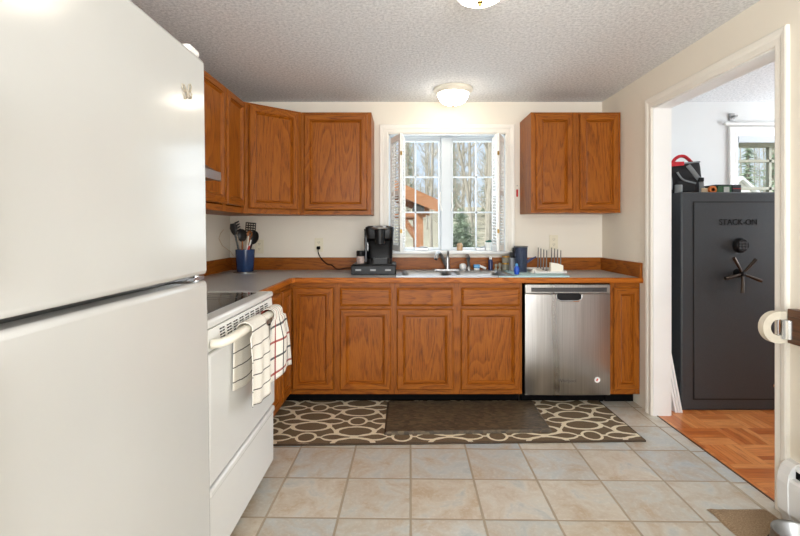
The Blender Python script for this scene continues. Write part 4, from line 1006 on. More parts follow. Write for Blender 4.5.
def smooth_path(pts, n=4):
    P = [Vector(p) for p in pts]; out = []
    for i in range(len(P) - 1):
        a, b_, c_, d = P[max(i - 1, 0)], P[i], P[i + 1], P[min(i + 2, len(P) - 1)]
        for k in range(n):
            q = k / n; out.append(0.5 * ((2 * b_) + (c_ - a) * q + (2 * a - 5 * b_ + 4 * c_ - d) * q * q + (3 * b_ - a - 3 * c_ + d) * q ** 3))
    out.append(P[-1]); return out
obj('power_cord', B().tube(smooth_path(pts), 0.0042, 8), M['black_matte'], t)
t = thing('coffee_tin', 'small dark and pale tin on the pod drawer left of the coffee maker', 'tin', (-0.322, 3.40, kz))
obj('canister', B().lathe([(0.028, 0), (0.030, 0.003), (0.030, 0.052), (0.028, 0.055), (0, 0.055)], (-0.322, 3.40, kz), 24), plain('brown_white_print', (176, 158, 150), 0.5, var=0.45, scale=34), t)
obj('lid', B().lathe([(0.029, 0.055), (0.031, 0.058), (0.031, 0.092), (0.027, 0.097), (0, 0.097)], (-0.322, 3.40, kz), 24), M['black_plastic'], t)

# ------------------------------------------------------------------ around the sink
sy = 3.645
b = B().lathe([(0.020, 0), (0.026, 0.008), (0.030, 0.030), (0.026, 0.046), (0.012, 0.054), (0, 0.055)], (0.487, sy + 0.0, dk), 20)
single('dish_sponge', b, M['white_plastic'], 'white round scrubber left of the sprayer on the sink deck', 'scrubber', (0.487, sy, dk))
t = thing('dish_brush', 'light blue and white dish brush lying on the sink deck', 'brush', (0.61, sy, dk))
obj('brush_head', B().box(0.572, 0.625, sy - 0.02, sy + 0.014, dk + 0.016, dk + 0.046, 0.009), M['sky_plastic'], t)
obj('bristles', B().box(0.577, 0.620, sy - 0.016, sy + 0.010, dk, dk + 0.018, 0.003), M['white_plastic'], t)
obj('handle', B().tube([(0.615, sy - 0.003, dk + 0.036), (0.645, sy - 0.006, dk + 0.026), (0.672, sy - 0.008, dk + 0.012)], [0.012, 0.010, 0.011], 10), M['white_plastic'], t)
t = thing('soap_bottle', 'slim dark blue bottle with white cap on the right of the sink deck', 'bottle', (0.712, sy, dk))
obj('bottle', B().lathe([(0.015, 0), (0.018, 0.003), (0.018, 0.078), (0.012, 0.086), (0.009, 0.09), (0, 0.09)], (0.712, sy, dk), 20), M['navy_plastic'], t)
obj('cap', B().lathe([(0.012, 0.088), (0.012, 0.104), (0.008, 0.110), (0, 0.110)], (0.712, sy, dk), 16), M['white_plastic'], t)
t = thing('bath_toy', 'small clear stopper knobs between the navy bottle and stacked jars', 'stopper', (0.762, 3.60, dk))
b = B()
for dx, dy, h in ((-0.012, 0.01, 0.05), (0.014, -0.008, 0.06)):
    b.lathe([(0.013, 0), (0.015, 0.006), (0.008, 0.016), (0.007, 0.028), (0.013, 0.038), (0.012, h), (0, h + 0.004)], (0.762 + dx, 3.60 + dy, dk), 14)
obj('knobs', b, M['clear_glass'], t)
t.name = 'sink_stopper'
jx, jy = 0.835, 3.64
def jar(z, r, h, label, fill, lidm):
    t = thing('glass_jar', label, 'jar', (jx, jy, z), group='stacked jars by the pitcher')
    obj('glass', B().lathe([(r * 0.92, 0), (r, 0.004), (r, h - 0.016), (r * 0.86, h - 0.011), (r * 0.86, h - 0.004), (0, h - 0.004)], (jx, jy, z), 24), M['clear_glass'], t)
    obj('contents', B().lathe([(r * 0.82, 0.004), (r * 0.9, 0.008), (r * 0.9, h * 0.55), (0, h * 0.6)], (jx, jy, z), 20), fill, t)
    obj('lid', B().lathe([(r * 0.93, h - 0.012), (r * 0.95, h - 0.010), (r * 0.95, h - 0.002), (r * 0.9, h), (0, h)], (jx, jy, z), 24), lidm, t)
jar(CZ, 0.036, 0.066, 'glass jar of green contents at the bottom of the jar stack', M['olive'], M['gold_lid'])
jar(CZ + 0.066, 0.032, 0.056, 'gold-lidded glass jar on top of the jar stack', M['amber_glass'], M['gold_lid'])
# drying mat and what stands on it
single('drying_mat', B().prism(rrect(0.675, 1.175, 3.150, 3.172, 0.008), CZ, CZ + 0.007, 'z').prism(rrect(0.815, 1.178, 3.155, 3.66, 0.02), CZ, CZ + 0.009, 'z'), M['turquoise'], 'pale turquoise drying mat on the worktop right of the sink', 'drying mat', (0.95, 3.4, CZ))
mz = CZ + 0.009
t = thing('measuring_pitcher', 'tall smoky blue clear pitcher with side handle behind the blue brush', 'pitcher', (0.905, 3.44, mz))
pc = (0.905, 3.44)
obj('vessel', B().lathe([(0.042, 0), (0.044, 0.005), (0.050, 0.19), (0.052, 0.198), (0.048, 0.198), (0.046, 0.185), (0.040, 0.01), (0, 0.01)], (*pc, mz), 32), M['smoke_plastic'], t)
obj('handle', B().tube([(pc[0] + 0.044, pc[1], mz + 0.075), (pc[0] + 0.075, pc[1] - 0.004, mz + 0.098), (pc[0] + 0.095, pc[1] - 0.006, mz + 0.108), (pc[0] + 0.115, pc[1] - 0.008, mz + 0.118)], [0.012, 0.011, 0.006, 0.005], 10), M['navy_plastic'], t)
obj('rim_band', B().lathe([(0.0525, 0.19), (0.054, 0.192), (0.054, 0.199), (0.0525, 0.200), (0.049, 0.2)], (*pc, mz), 32, close=False), M['steel_grey'], t)
t = thing('soap_dispenser', 'grey box-shaped soap dispenser with black top left of the smoky pitcher', 'dispenser', (0.868, 3.525, mz))
obj('reservoir', B().box(0.838, 0.896, 3.49, 3.55, mz, mz + 0.105, 0.008), plain('grey_plastic', (142, 146, 152), 0.4), t)
obj('pump_top', B().box(0.840, 0.894, 3.49, 3.55, mz + 0.105, mz + 0.150, 0.010).box(0.856, 0.89, 3.468, 3.54, mz + 0.15, mz + 0.186, 0.010), M['black_plastic'], t)
t = thing('scrub_brush', 'bright blue upright scrub brush in front of the smoky pitcher', 'brush', (0.825, 3.25, mz))
obj('grip', B().lathe([(0.010, 0), (0.017, 0.006), (0.020, 0.03), (0.018, 0.05), (0.010, 0.062), (0, 0.066)], (0.825, 3.25, mz), 18), M['blue_plastic'], t)
obj('tip', B().lathe([(0.008, 0.060), (0.010, 0.068), (0.008, 0.078), (0, 0.082)], (0.825, 3.25, mz), 14), M['sky_plastic'], t)
# folded cloth
b = B(); vs = []; fs = []; nx, ny = 14, 8
for j in range(ny + 1):
    for i in range(nx + 1):
        u, w_ = i / nx, j / ny; e = min(u, 1 - u, w_, 1 - w_)
        h = 0.004 + 0.052 * (min(1, e * 4.2)) * (0.55 + 0.45 * math.sin(u * 5 + 1.2) * math.cos(w_ * 3)) * (1 - 0.55 * u)
        vs.append((0.965 + 0.12 * u, 3.36 + 0.11 * w_, mz + max(0.003, h)))
for j in range(ny):
    for i in range(nx): a = j * (nx + 1) + i; fs.append([a, a + 1, a + nx + 2, a + nx + 1])
b.add(vs, fs, 0, True); b.box(0.967, 1.083, 3.362, 3.468, mz, mz + 0.004)
single('dish_cloth', b, M['cloth'], 'crumpled white cloth between the smoky pitcher and drying rack', 'cloth', (1.02, 3.41, mz))
# rack with pegs
t = thing('drying_rack', 'white drying rack with eight grey upright pegs on the turquoise mat', 'drying rack', (1.10, 3.47, mz))
obj('tray', B().box(0.985, 1.222, 3.335, 3.345, mz, mz + 0.014, 0.003).prism(rrect(0.985, 1.222, 3.335, 3.635, 0.02), mz + 0.001, mz + 0.010, 'z').box(0.985, 1.222, 3.628, 3.636, mz, mz + 0.02, 0.003).box(1.214, 1.222, 3.34, 3.63, mz, mz + 0.018, 0.003).box(0.985, 0.993, 3.34, 3.63, mz, mz + 0.018, 0.003), M['white_plastic'], t)
for k in range(8):
    row, q = (0, k) if k < 4 else (1, k - 4)
    x0_ = (1.083, 1.191)[row] + q * 0.004; y_ = 3.60 - q * 0.058
    hgt = 0.162 - 0.005 * q
    b = B().tube([(x0_, y_, mz + 0.009), (x0_ + 0.002, y_, mz + 0.08), (x0_ + 0.004, y_, mz + hgt + 0.02)], [0.0055, 0.0048, 0.0042], 8).lathe([(0.010, 0.009), (0.008, 0.02), (0.005, 0.026)], (x0_, y_, mz), 10)
    obj('peg', b, plain('grey_peg', (112, 108, 104), 0.4) if k == 0 else bpy.data.materials['grey_peg'], t)
b = B().prism([(1.105, mz + 0.0105), (1.198, mz + 0.0105), (1.198, mz + 0.058), (1.16, mz + 0.072), (1.105, mz + 0.080)], 3.348, 3.384, 'y')
single('plastic_tub', b, M['cream_plastic'], 'cream box lying on the front of the drying rack', 'container', (1.145, 3.364, mz + 0.0105))

# things on the window sill and shutters
sz = WZ0 + 0.013
t = thing('sill_jar', 'small amber jar on the window sill behind the tap', 'jar', (0.478, 3.775, sz))
obj('glass', B().lathe([(0.022, 0), (0.025, 0.003), (0.025, 0.052), (0.020, 0.058), (0.020, 0.064), (0.017, 0.064), (0.017, 0.05), (0.021, 0.006), (0, 0.006)], (0.478, 3.775, sz), 24), M['amber_glass'], t)
obj('contents', B().lathe([(0.0195, 0.007), (0.0205, 0.01), (0.0205, 0.036), (0, 0.037)], (0.478, 3.775, sz), 20), M['tan'], t)
t = thing('potted_plant', 'small teal-leaved plant in a white pot on the window sill', 'plant', (0.722, 3.785, sz))
obj('pot', B().lathe([(0.022, 0), (0.024, 0.003), (0.030, 0.066), (0.031, 0.070), (0.026, 0.070), (0.024, 0.05), (0, 0.05)], (0.722, 3.785, sz), 24), M['white_plastic'], t)
b = B(); rr = random.Random(4)
for k in range(26):
    a = rr.uniform(0, 6.28); ti = rr.uniform(0.1, 0.9); L = rr.uniform(0.03, 0.05)
    d = Vector((math.cos(a) * ti, math.sin(a) * ti, 0.75)).normalized(); p = Vector((0.722, 3.785, sz + 0.052)) + Vector((math.cos(a), math.sin(a), 0)) * 0.008
    sdv = d.cross(Vector((0, 0, 1))).normalized() * 0.009; q = p + d * L * 0.6 + Vector((0, 0, 0.004))
    b.add([p, q + sdv, p + d * L, q - sdv, q + Vector((0, 0, 0.003))], [[0, 1, 4], [1, 2, 4], [2, 3, 4], [3, 0, 4]])
obj('leaves', b, M['teal_leaf'], t)

def shutter(label, hinge, mid, tail):
    t = thing('window_shutter', label, 'shutter', (hinge[0], hinge[1], sz), group='folding louvred window shutters')
    zlo, zhi = sz + 0.004, WZ1 - 0.042
    for a, c in ((hinge, mid), (mid, tail)):
        a = Vector(a); c = Vector(c); L = (c - a).length - 0.004; an = math.atan2(c.y - a.y, c.x - a.x)
        mt = Matrix.Translation((a.x, a.y, 0)) @ Matrix.Rotation(an, 4, 'Z') @ Matrix.Translation((0.002, 0, 0))
        fr = B(); th = 0.010; S_ = 0.034
        for x0, x1, z0, z1 in ((0, S_, zlo, zhi), (L - S_, L, zlo, zhi), (S_, L - S_, zlo, zlo + 0.05), (S_, L - S_, zhi - 0.05, zhi), (S_, L - S_, (zlo + zhi) / 2 - 0.02, (zlo + zhi) / 2 + 0.02)):
            fr.box(x0, x1, -th, th, z0, z1, 0.002, mtx=mt)
        leaf = obj('shutter_leaf', fr, M['trim_white'], t)
        sl = B(); n = 34
        for k in range(n):
            z = zlo + 0.06 + (zhi - zlo - 0.12) * k / (n - 1)
            if abs(z - (zlo + zhi) / 2) < 0.028: continue
            sl.box(S_, L - S_, -0.011, 0.011, -0.002, 0.002, mtx=mt @ Matrix.Translation((0, 0, z)) @ Matrix.Rotation(R(38), 4, 'X'))
        sl.box(L / 2 - 0.004, L / 2 + 0.004, -0.022, -0.014, zlo + 0.07, zhi - 0.07, mtx=mt)
        obj('louvers', sl, M['trim_white'], leaf)
    for z in (zlo + 0.16, zhi - 0.16):
        obj('hinge', B().lathe([(0.0045, -0.016), (0.0045, 0.016)], (mid[0], mid[1] - 0.012, z), 10).box(mid[0] - 0.008, mid[0] + 0.008, mid[1] - 0.0125, mid[1] - 0.0105, z - 0.013, z + 0.013), M['brass'], t)
        obj('hinge', B().lathe([(0.005, -0.02), (0.005, 0.02)], (hinge[0], hinge[1] - 0.016, z), 10), M['brass'], t)
shutter('white louvred shutter folded open at the left of the sink window', (-0.098, 3.738), (-0.014, 3.515), (0.008, 3.742))
shutter('white louvred shutter folded open at the right of the sink window', (0.836, 3.738), (0.746, 3.515), (0.752, 3.742))
# red tag on its string
rx, rz_ = (517 - PX) / 119.6, CAMZ - (193 - PY) / 119.6
t = thing('hanging_tag', 'small red tag hanging on a string right of the window', 'tag', (rx, YB, rz_))
obj('tag', B().box(rx - 0.008, rx + 0.008, YB - 0.012, YB - 0.002, rz_ - 0.032, rz_ + 0.030, 0.004), M['red_plastic'], t)
obj('string', B().tube(smooth_path([(rx, YB - 0.004, rz_ + 0.06), (rx + 0.003, YB - 0.006, rz_ + 0.03), (rx + 0.001, YB - 0.004, rz_ - 0.03), (rx - 0.006, YB - 0.004, rz_ - 0.09), (rx - 0.016, YB - 0.004, rz_ - 0.13)]), 0.0014, 6), M['cream_plastic'], t)
obj('pin', B().lathe([(0.004, -0.008), (0.004, 0)], (rx, YB, rz_ + 0.06), 10, axis='y'), M['nickel'], t)

# ------------------------------------------------------------------ floor coverings, bowl, heater, gate
b = B(); poly = [(-0.86, 2.558), (1.415, 2.615), (1.405, 3.226), (-0.86, 3.222)]
b.prism(poly, 0.0, 0.009, 'z')
t = thing('area_rug', 'long brown rug with cream ring trellis in front of the cabinets', 'rug', (0.28, 2.88, 0))
o = obj('pile', b, M['rug'], t); o.data.transform(Matrix.Translation((0, 0, 0)))
e = B()
pp = [Vector((x, y, 0.006)) for x, y in poly]
e.tube([pp[3], pp[0], pp[1], pp[2]], 0.0062, 6)
obj('binding', e, M['rug_edge'], t)
b = B(); vs = []
m0 = [(-0.112, 2.680), (0.905, 2.712), (0.925, 3.192), (-0.112, 3.180)]
cm = (sum(p[0] for p in m0) / 4, sum(p[1] for p in m0) / 4)
rings = []
for sc_, z in ((1.0, 0.0095), (1.0, 0.013), (0.955, 0.026)):
    rings.append([(cm[0] + (x - cm[0]) * (1 - (1 - sc_) * 0.6), cm[1] + (y - cm[1]) * sc_, z) for x, y in m0])
vs = sum(rings, []); fs = []
for j in range(2):
    for k in range(4): fs.append([j * 4 + k, j * 4 + (k + 1) % 4, (j + 1) * 4 + (k + 1) % 4, (j + 1) * 4 + k])
fs += [[0, 1, 2, 3], [8, 9, 10, 11]]; b.add(vs, fs)
single('comfort_mat', b, M['mat'], 'dark brown cushioned mat lying on the rug before the sink', 'mat', (cm[0], cm[1], 0.0095))

b = B(); nx, ny = 14, 26; vs = []; fs = []; rr = random.Random(2)
sx0, sx1, sy0_, sy1_ = 1.342, 1.600, 1.05, 1.978
for j in range(ny + 1):
    for i in range(nx + 1):
        u, w_ = i / nx, j / ny; e_ = min(u, 1 - u, w_ * 2, (1 - w_) * 2)
        vs.append((sx0 + (sx1 - sx0) * u + (rr.uniform(-.004, .004) if i in (0, nx) else 0), sy0_ + (sy1_ - sy0_) * w_ + (rr.uniform(-.004, .004) if j in (0, ny) else 0), 0.010 * min(1, e_ * 12) + rr.uniform(0.001, 0.004)))
for j in range(ny):
    for i in range(nx): a = j * (nx + 1) + i; fs.append([a, a + 1, a + nx + 2, a + nx + 1])
b.add(vs, fs, 0, True); b.box(sx0 + 0.006, sx1 - 0.006, sy0_ + 0.006, sy1_ - 0.006, 0.0, 0.006)
single('door_mat', b, M['shag'], 'tan shaggy mat under the steel bowl in the lower right corner', 'mat', (1.47, 1.5, 0))
bc = (1.503, 1.700, 0.012)
t = thing('pet_bowl', 'stainless steel pet bowl with dark rubber foot on the tan mat', 'bowl', bc)
obj('bowl', B().lathe([(0.090, 0.010), (0.086, 0.04), (0.083, 0.062), (0.085, 0.069), (0.083, 0.073), (0.079, 0.071), (0.076, 0.066), (0.066, 0.045), (0.055, 0.025), (0, 0.02)], bc, 40, close=False), M['nickel'], t)
obj('rubber_foot', B().lathe([(0.098, 0), (0.098, 0.010), (0.090, 0.014), (0.066, 0.014), (0.066, 0)], bc, 40, close=False), M['rubber'], t)

# baseboard heater on the right wall
t = thing('baseboard_heater', 'white baseboard heater along the wall at the lower right edge', 'heater', (XR, 1.2, 0))
prof = [(XR, 0.03), (1.622, 0.03), (1.614, 0.05), (1.612, 0.165), (1.614, 0.185), (1.620, 0.196), (XR, 0.196)]
obj('cover', B().prism(prof, -0.6, 1.874, 'y').prism([(XR, 0.236), (1.640, 0.228), (1.640, 0.236), (1.648, 0.246), (XR, 0.250)], -0.6, 1.874, 'y'), M['white_gloss'], t)
obj('damper', B().prism([(XR, 0.196), (1.643, 0.196), (1.643, 0.229), (XR, 0.236)], -0.6, 1.874, 'y'), M['black_matte'], t)
obj('end_cap', B().prism([(XR, 0.0), (1.628, 0.0), (1.618, 0.03), (1.609, 0.05), (1.607, 0.17), (1.612, 0.205), (1.626, 0.236), (1.645, 0.252), (XR, 0.256)], 1.874, 1.925, 'y'), M['white_gloss'], t)

# wooden gate folded back against the wall with its white ring latch
t = thing('safety_gate', 'dark wooden gate rail with white ring latch at the right edge', 'gate', (1.60, 1.3, 0))
obj('rail', B().box(1.585, 1.625, 0.7, 1.848, 0.770, 0.912, 0.003).box(1.582, 1.585, 0.7, 1.838, 0.882, 0.884), M['gate_wood'], t)
obj('lower_rail', B().box(1.585, 1.625, 0.7, 1.76, 0.30, 0.38, 0.003), M['gate_wood'], t)
for k in range(9): obj('slat', B().box(1.597, 1.613, 0.73 + k * 0.12, 0.77 + k * 0.12, 0.38, 0.77, 0.002), M['gate_wood'], t)
obj('post', B().box(1.585, 1.628, 0.66, 0.70, 0.0, 0.95, 0.003), M['gate_wood'], t)
lc = Vector((1.555, 1.852, 0.832)); b = B()
# ring seen face-on from inside the kitchen
def ring(b, c, ro, ri, y0, y1, xs=1.0, n=32):
    b.lathe([(ri, y0), (ro, y0), (ro, y1), (ri, y1), (ri, y0)], c, n, axis='y', close=False)
ring(b, lc, 0.066, 0.034, 0.0, 0.028)
b.v = [Vector((v.x if v.x < lc.x else lc.x + (v.x - lc.x) * 1.15, v.y, v.z)) for v in b.v]
b.box(lc.x + 0.004, 1.625, lc.y - 0.0015, lc.y + 0.026, lc.z + 0.036, lc.z + 0.066, 0.003)
lt = obj('latch_ring', b, plain('cream_latch_plastic', (206, 198, 180), 0.45), t)
obj('latch_roller', B().lathe([(0.026, -0.042), (0.032, -0.040), (0.032, 0.036), (0.030, 0.0385), (0, 0.0385)], (1.592, lc.y + 0.004, lc.z - 0.004), 24), M['chrome'], lt)

# ------------------------------------------------------------------ next room: safe and what is on it
SX, SXR, SYF, SH = 1.906, 2.712, 3.068, 1.496
t = thing('gun_safe', 'tall charcoal steel safe with five-spoke handle seen through the doorway', 'safe', ((SX + SXR) / 2, 3.35, 0))
obj('body', B().box(SX, SXR, SYF, 3.62, 0.0, SH, 0.012, seg=3), M['safe'], t)
sx_0, sx_1, sz0, sz1 = 1.993, 2.642, 0.082, 1.423
obj('door_gap', B().box(sx_0 - 0.009, sx_1 + 0.009, SYF - 0.0008, SYF + 0.002, sz0 - 0.009, sz1 + 0.009), M['safe_edge'], t)
dr = obj('door', B().box(sx_0, sx_1, SYF - 0.004, SYF + 0.002, sz0, sz1, 0.002), M['safe'], t)
scx = (740 - PX) * SYF / FPX; Zs = lambda py: CAMZ - (py - PY) * SYF / FPX
yd = SYF - 0.004
obj('lettering', text_shape('STACK-ON', 0.056, 0.001, lambda p: (scx - 0.016 + p.x * 0.94, yd - 0.002 - p.z, Zs(222.4) + p.y * 0.96)), M['black_plastic'], dr)
kd = obj('keypad', B().lathe([(0.050, 0.0), (0.050, -0.012), (0.044, -0.028), (0.041, -0.032), (0, -0.032)], (scx - 0.006, yd, Zs(245.3)), 32, axis='y'), M['black_plastic'], dr)
b = B()
for k in (-1, 0, 1):
    for j in (-1, 0, 1): b.box(scx - 0.006 + k * 0.021 - 0.008, scx - 0.006 + k * 0.021 + 0.008, yd - 0.035, yd - 0.032, Zs(245.3) + j * 0.019 - 0.007, Zs(245.3) + j * 0.019 + 0.007, 0.002)
obj('keys', b, plain('dark_grey_key', (58, 58, 60), 0.4), kd)
hc_ = Vector((scx - 0.020, yd, Zs(272.5) - 0.004))
hub = obj('handle_hub', B().lathe([(0.030, 0.0), (0.028, -0.02), (0.020, -0.040), (0.018, -0.055), (0, -0.058)], tuple(hc_), 24, axis='y'), M['black_plastic'], dr)
for k in range(5):
    a = R(126 + 72 * k - 4) if True else 0
    d = Vector((math.cos(a), 0, math.sin(a)))
    obj('handle_spoke', B().tube([hc_ + d * 0.012 + Vector((0, -0.045, 0)), hc_ + d * 0.06 + Vector((0, -0.052, 0)), hc_ + d * 0.128 + Vector((0, -0.056, 0))], [0.008, 0.010, 0.012], 10), plain('dark_bronze_metal', (78, 68, 60), 0.3, 0.8) if k == 0 else bpy.data.materials['dark_bronze_metal'], dr)
obj('key_plug', B().lathe([(0.010, 0), (0.010, -0.008), (0, -0.009)], ((773 - PX) * SYF / FPX, yd, Zs(385)), 14, axis='y'), M['chrome'], dr)

# black tool bag
tb = (2.0, 3.33, SH)
t = thing('tool_bag', 'black canvas tool bag with red handle standing on the safe', 'bag', tb)
b = B(); secs = [(0.0, 0.158, 0.100), (0.02, 0.164, 0.106), (0.12, 0.162, 0.105), (0.19, 0.158, 0.10), (0.218, 0.154, 0.095)]
vs = []; fs = []; N = 24
for h, hw, hd in secs: vs += [(x, y, SH + h + (0.0 if h < 0.2 else (x - tb[0]) * 0.10)) for x, y in rrect(tb[0] - hw, tb[0] + hw, tb[1] - hd, tb[1] + hd, 0.03)]
for j in range(len(secs) - 1):
    for k in range(N): fs.append([j * N + k, j * N + (k + 1) % N, (j + 1) * N + (k + 1) % N, (j + 1) * N + k])
fs.append(list(range(N))[::-1]); fs.append([(len(secs) - 1) * N + k for k in range(N)])
obj('body', b.add(vs, fs, 0, True), M['bag_black'], t)
obj('piping', B().tube([(x, y, SH + 0.219 + (x - tb[0]) * 0.10) for x, y in rrect(tb[0] - 0.155, tb[0] + 0.155, tb[1] - 0.096, tb[1] + 0.096, 0.03)] + [(tb[0] + 0.155, tb[1] + 0.066, SH + 0.2345)], 0.006, 6), M['webbing'], t)
obj('top_flap', B().prism([(tb[0] - 0.150, SH + 0.190), (tb[0] + 0.02, SH + 0.205), (tb[0] + 0.02, SH + 0.232), (tb[0] - 0.150, SH + 0.226)], tb[1] - 0.112, tb[1] - 0.085, 'y'), M['red'], t, label='red top flap')
hx = tb[0] + 0.045
obj('handle', B().tube(smooth_path([(hx - 0.075, tb[1] - 0.05, SH + 0.215), (hx - 0.06, tb[1] - 0.05, SH + 0.252), (hx - 0.025, tb[1] - 0.05, SH + 0.278), (hx + 0.015, tb[1] - 0.05, SH + 0.278), (hx + 0.05, tb[1] - 0.05, SH + 0.252), (hx + 0.075, tb[1] - 0.05, SH + 0.225)]), 0.013, 10, flat=0.9), M['red'], t, label='red carrying handle')
yf = tb[1] - 0.112
obj('pocket_trim', B().tube(smooth_path([(tb[0] - 0.03, yf, SH + 0.155), (tb[0] - 0.01, yf - 0.004, SH + 0.12), (tb[0] + 0.02, yf - 0.006, SH + 0.095), (tb[0] + 0.10, yf - 0.004, SH + 0.075)]), 0.007, 6)
    .tube(smooth_path([(tb[0] - 0.12, yf, SH + 0.165), (tb[0] - 0.09, yf - 0.004, SH + 0.14), (tb[0] - 0.075, yf - 0.004, SH + 0.09), (tb[0] - 0.075, yf - 0.002, SH + 0.03)]), 0.008, 6), M['webbing'], t)
st = obj('strap', B().tube(smooth_path([(tb[0] + 0.05, yf + 0.004, SH + 0.205), (tb[0] + 0.075, yf - 0.012, SH + 0.16), (tb[0] + 0.105, yf - 0.012, SH + 0.12), (tb[0] + 0.135, yf - 0.010, SH + 0.085), (tb[0] + 0.14, yf - 0.006, SH + 0.01)]), 0.005, 8, flat=3.0), M['webbing'], t)
obj('buckle', B().box(tb[0] + 0.112, tb[0] + 0.148, yf - 0.024, yf - 0.002, SH + 0.085, SH + 0.115, 0.004), M['black_plastic'], st)
obj('pocket', B().box(tb[0] - 0.035, tb[0] + 0.10, yf - 0.004, yf + 0.02, SH + 0.012, SH + 0.10, 0.010), M['bag_black'], t)
single('small_can', B().lathe([(0.022, 0), (0.024, 0.003), (0.024, 0.055), (0.022, 0.058), (0, 0.058)], (1.943, 3.16, SH), 20), plain('grey_can_paint', (112, 116, 116), 0.4), 'small grey can in front of the tool bag at the left edge of the safe', 'can', (1.943, 3.16, SH))
t = thing('tape_roll', 'small orange roll lying on the safe beside the tool bag', 'tape', (2.19, 3.20, SH))
obj('roll', B().lathe([(0.012, -0.012), (0.026, -0.012), (0.028, 0.0), (0.026, 0.012), (0.012, 0.012)], (2.208, 3.20, SH + 0.028), 24, axis='y'), M['orange'], t)
obj('core', B().lathe([(0.013, -0.012), (0.013, 0.012)], (2.208, 3.20, SH + 0.028), 20, axis='y'), M['tan'], t)
single('paper_pack', B().box(2.135, 2.178, 3.20, 3.27, SH, SH + 0.040, 0.003), M['tan'], 'small tan pack on the safe left of the orange roll', 'pack', (2.155, 3.235, SH))
t = thing('storage_box', 'green and dark box with pale label on the safe under the window', 'box', (2.34, 3.25, SH))
obj('carton', B().box(2.262, 2.362, 3.22, 3.36, SH, SH + 0.058, 0.002), M['green_tin'], t)
obj('label', B().box(2.305, 2.345, 3.2185, 3.2205, SH + 0.006, SH + 0.050), M['box_pale'], t)
obj('lid', B().box(2.245, 2.366, 3.215, 3.365, SH + 0.058, SH + 0.066, 0.002), M['box_dark'], t)
t = thing('dark_box', 'small black box on the safe right of the green box', 'box', (2.40, 3.26, SH))
obj('carton', B().box(2.368, 2.432, 3.22, 3.34, SH, SH + 0.066, 0.003), M['box_dark'], t)
obj('stripe', B().box(2.372, 2.428, 3.2185, 3.2205, SH + 0.035, SH + 0.040), M['red_plastic'], t)
# curtain rod bracket and the boards leaning beside the safe
bx, bz = (731.5 - PX) * YB / FPX, CAMZ - (117.3 - PY) * YB / FPX
t = thing('curtain_bracket', 'grey curtain rod bracket above the corner of the next-room window', 'bracket', (bx, YB, bz))
obj('plate', B().box(bx - 0.026, bx + 0.022, YB - 0.010, YB, bz - 0.028, bz + 0.030, 0.003), M['nickel'], t)
obj('arm', B().box(bx - 0.008, bx + 0.022, YB - 0.045, YB - 0.008, bz - 0.006, bz + 0.010, 0.003), M['nickel'], t)
t = thing('leaning_boards', 'white boards leaning between the doorway and the safe', 'board', (1.86, 3.0, 0))
for k in range(3):
    x0_, x1_ = 1.842 + k * 0.018, 1.856 + k * 0.018
    b = B().add([(x0_, 3.03, 0.0), (x1_, 3.03, 0.0), (x1_ - 0.075, 3.10, 0.60), (x0_ - 0.075, 3.10, 0.60), (x0_, 3.12, 0.0), (x1_, 3.12, 0.0), (x1_ - 0.075, 3.19, 0.60), (x0_ - 0.075, 3.19, 0.60)],
        [[0, 1, 2, 3], [4, 5, 6, 7], [0, 1, 5, 4], [3, 2, 6, 7], [1, 2, 6, 5], [0, 3, 7, 4]])
    obj('board', b, M['trim_white'], t)

# ------------------------------------------------------------------ outdoors
def gz(x, y):
    r = max(0.0, y - 11.0)
    return -0.35 + 0.09 * r + 0.25 * mnoise.noise(Vector((x * 0.12, y * 0.12, 0.0))) * min(1, r / 4)
b = B(); vs = []; fs = []; nx, ny = 46, 40
for j in range(ny + 1):
    for i in range(nx + 1):
        x = -60 + 130 * i / nx; y = 4.2 + 62 * (j / ny) ** 1.4; vs.append((x, y, gz(x, y)))
for j in range(ny):
    for i in range(nx): a = j * (nx + 1) + i; fs.append([a, a + 1, a + nx + 2, a + nx + 1])
o = obj('ground', b.add(vs, fs, 0, True), M['litter']); o['kind'] = 'structure'
b = B().box(-60, 70, -40, 4.2, -0.5, -0.36); o = obj('ground_near', b, M['litter']); o['kind'] = 'structure'

def tree_shapes(seed, h, r, lean=0.0, nb=26, low=0.25):
    rr = random.Random(seed); tr = B(); br = B()
    pts = []; x = y = 0.0
    for k in range(9):
        q = k / 8; pts.append(Vector((x + lean * h * q, y, h * q))); x += rr.uniform(-.02, .02) * h * 0.3; y += rr.uniform(-.02, .02) * h * 0.3
    tr.tube(pts, [r * (1 - 0.88 * k / 8) + (0.3 * r if k == 0 else 0) for k in range(9)], 8)
    def limb(p, d, L, w, depth):
        q = [p]; dd = d.copy()
        for k in range(4):
            dd = (dd + Vector((rr.uniform(-.25, .25), rr.uniform(-.25, .25), rr.uniform(-.02, .22)))).normalized(); q.append(q[-1] + dd * L / 4)
        br.tube(q, [w, w * .8, w * .6, w * .42, w * .2], 4 if depth else 5, caps=False)
        if depth < 2:
            for k in range(5 if depth == 0 else 4):
                i = rr.randint(1, 4); e = (dd + Vector((rr.uniform(-1, 1), rr.uniform(-1, 1), rr.uniform(-.3, .7)))).normalized()
                limb(q[i], e, L * rr.uniform(.35, .6), w * .5, depth + 1)
    for k in range(nb):
        q = low + (1 - low) * (k + rr.random()) / nb; i = min(7, int(q * 8)); f = q * 8 - i
        p = pts[i].lerp(pts[i + 1], f); a = rr.uniform(0, 6.28)
        d = Vector((math.cos(a), math.sin(a), rr.uniform(.3, 1.0))).normalized()
        limb(p, d, h * rr.uniform(.06, .11) * (1.15 - q * .6), r * .30 * (1.1 - q * .75) + .006, 0)
    return tr, br
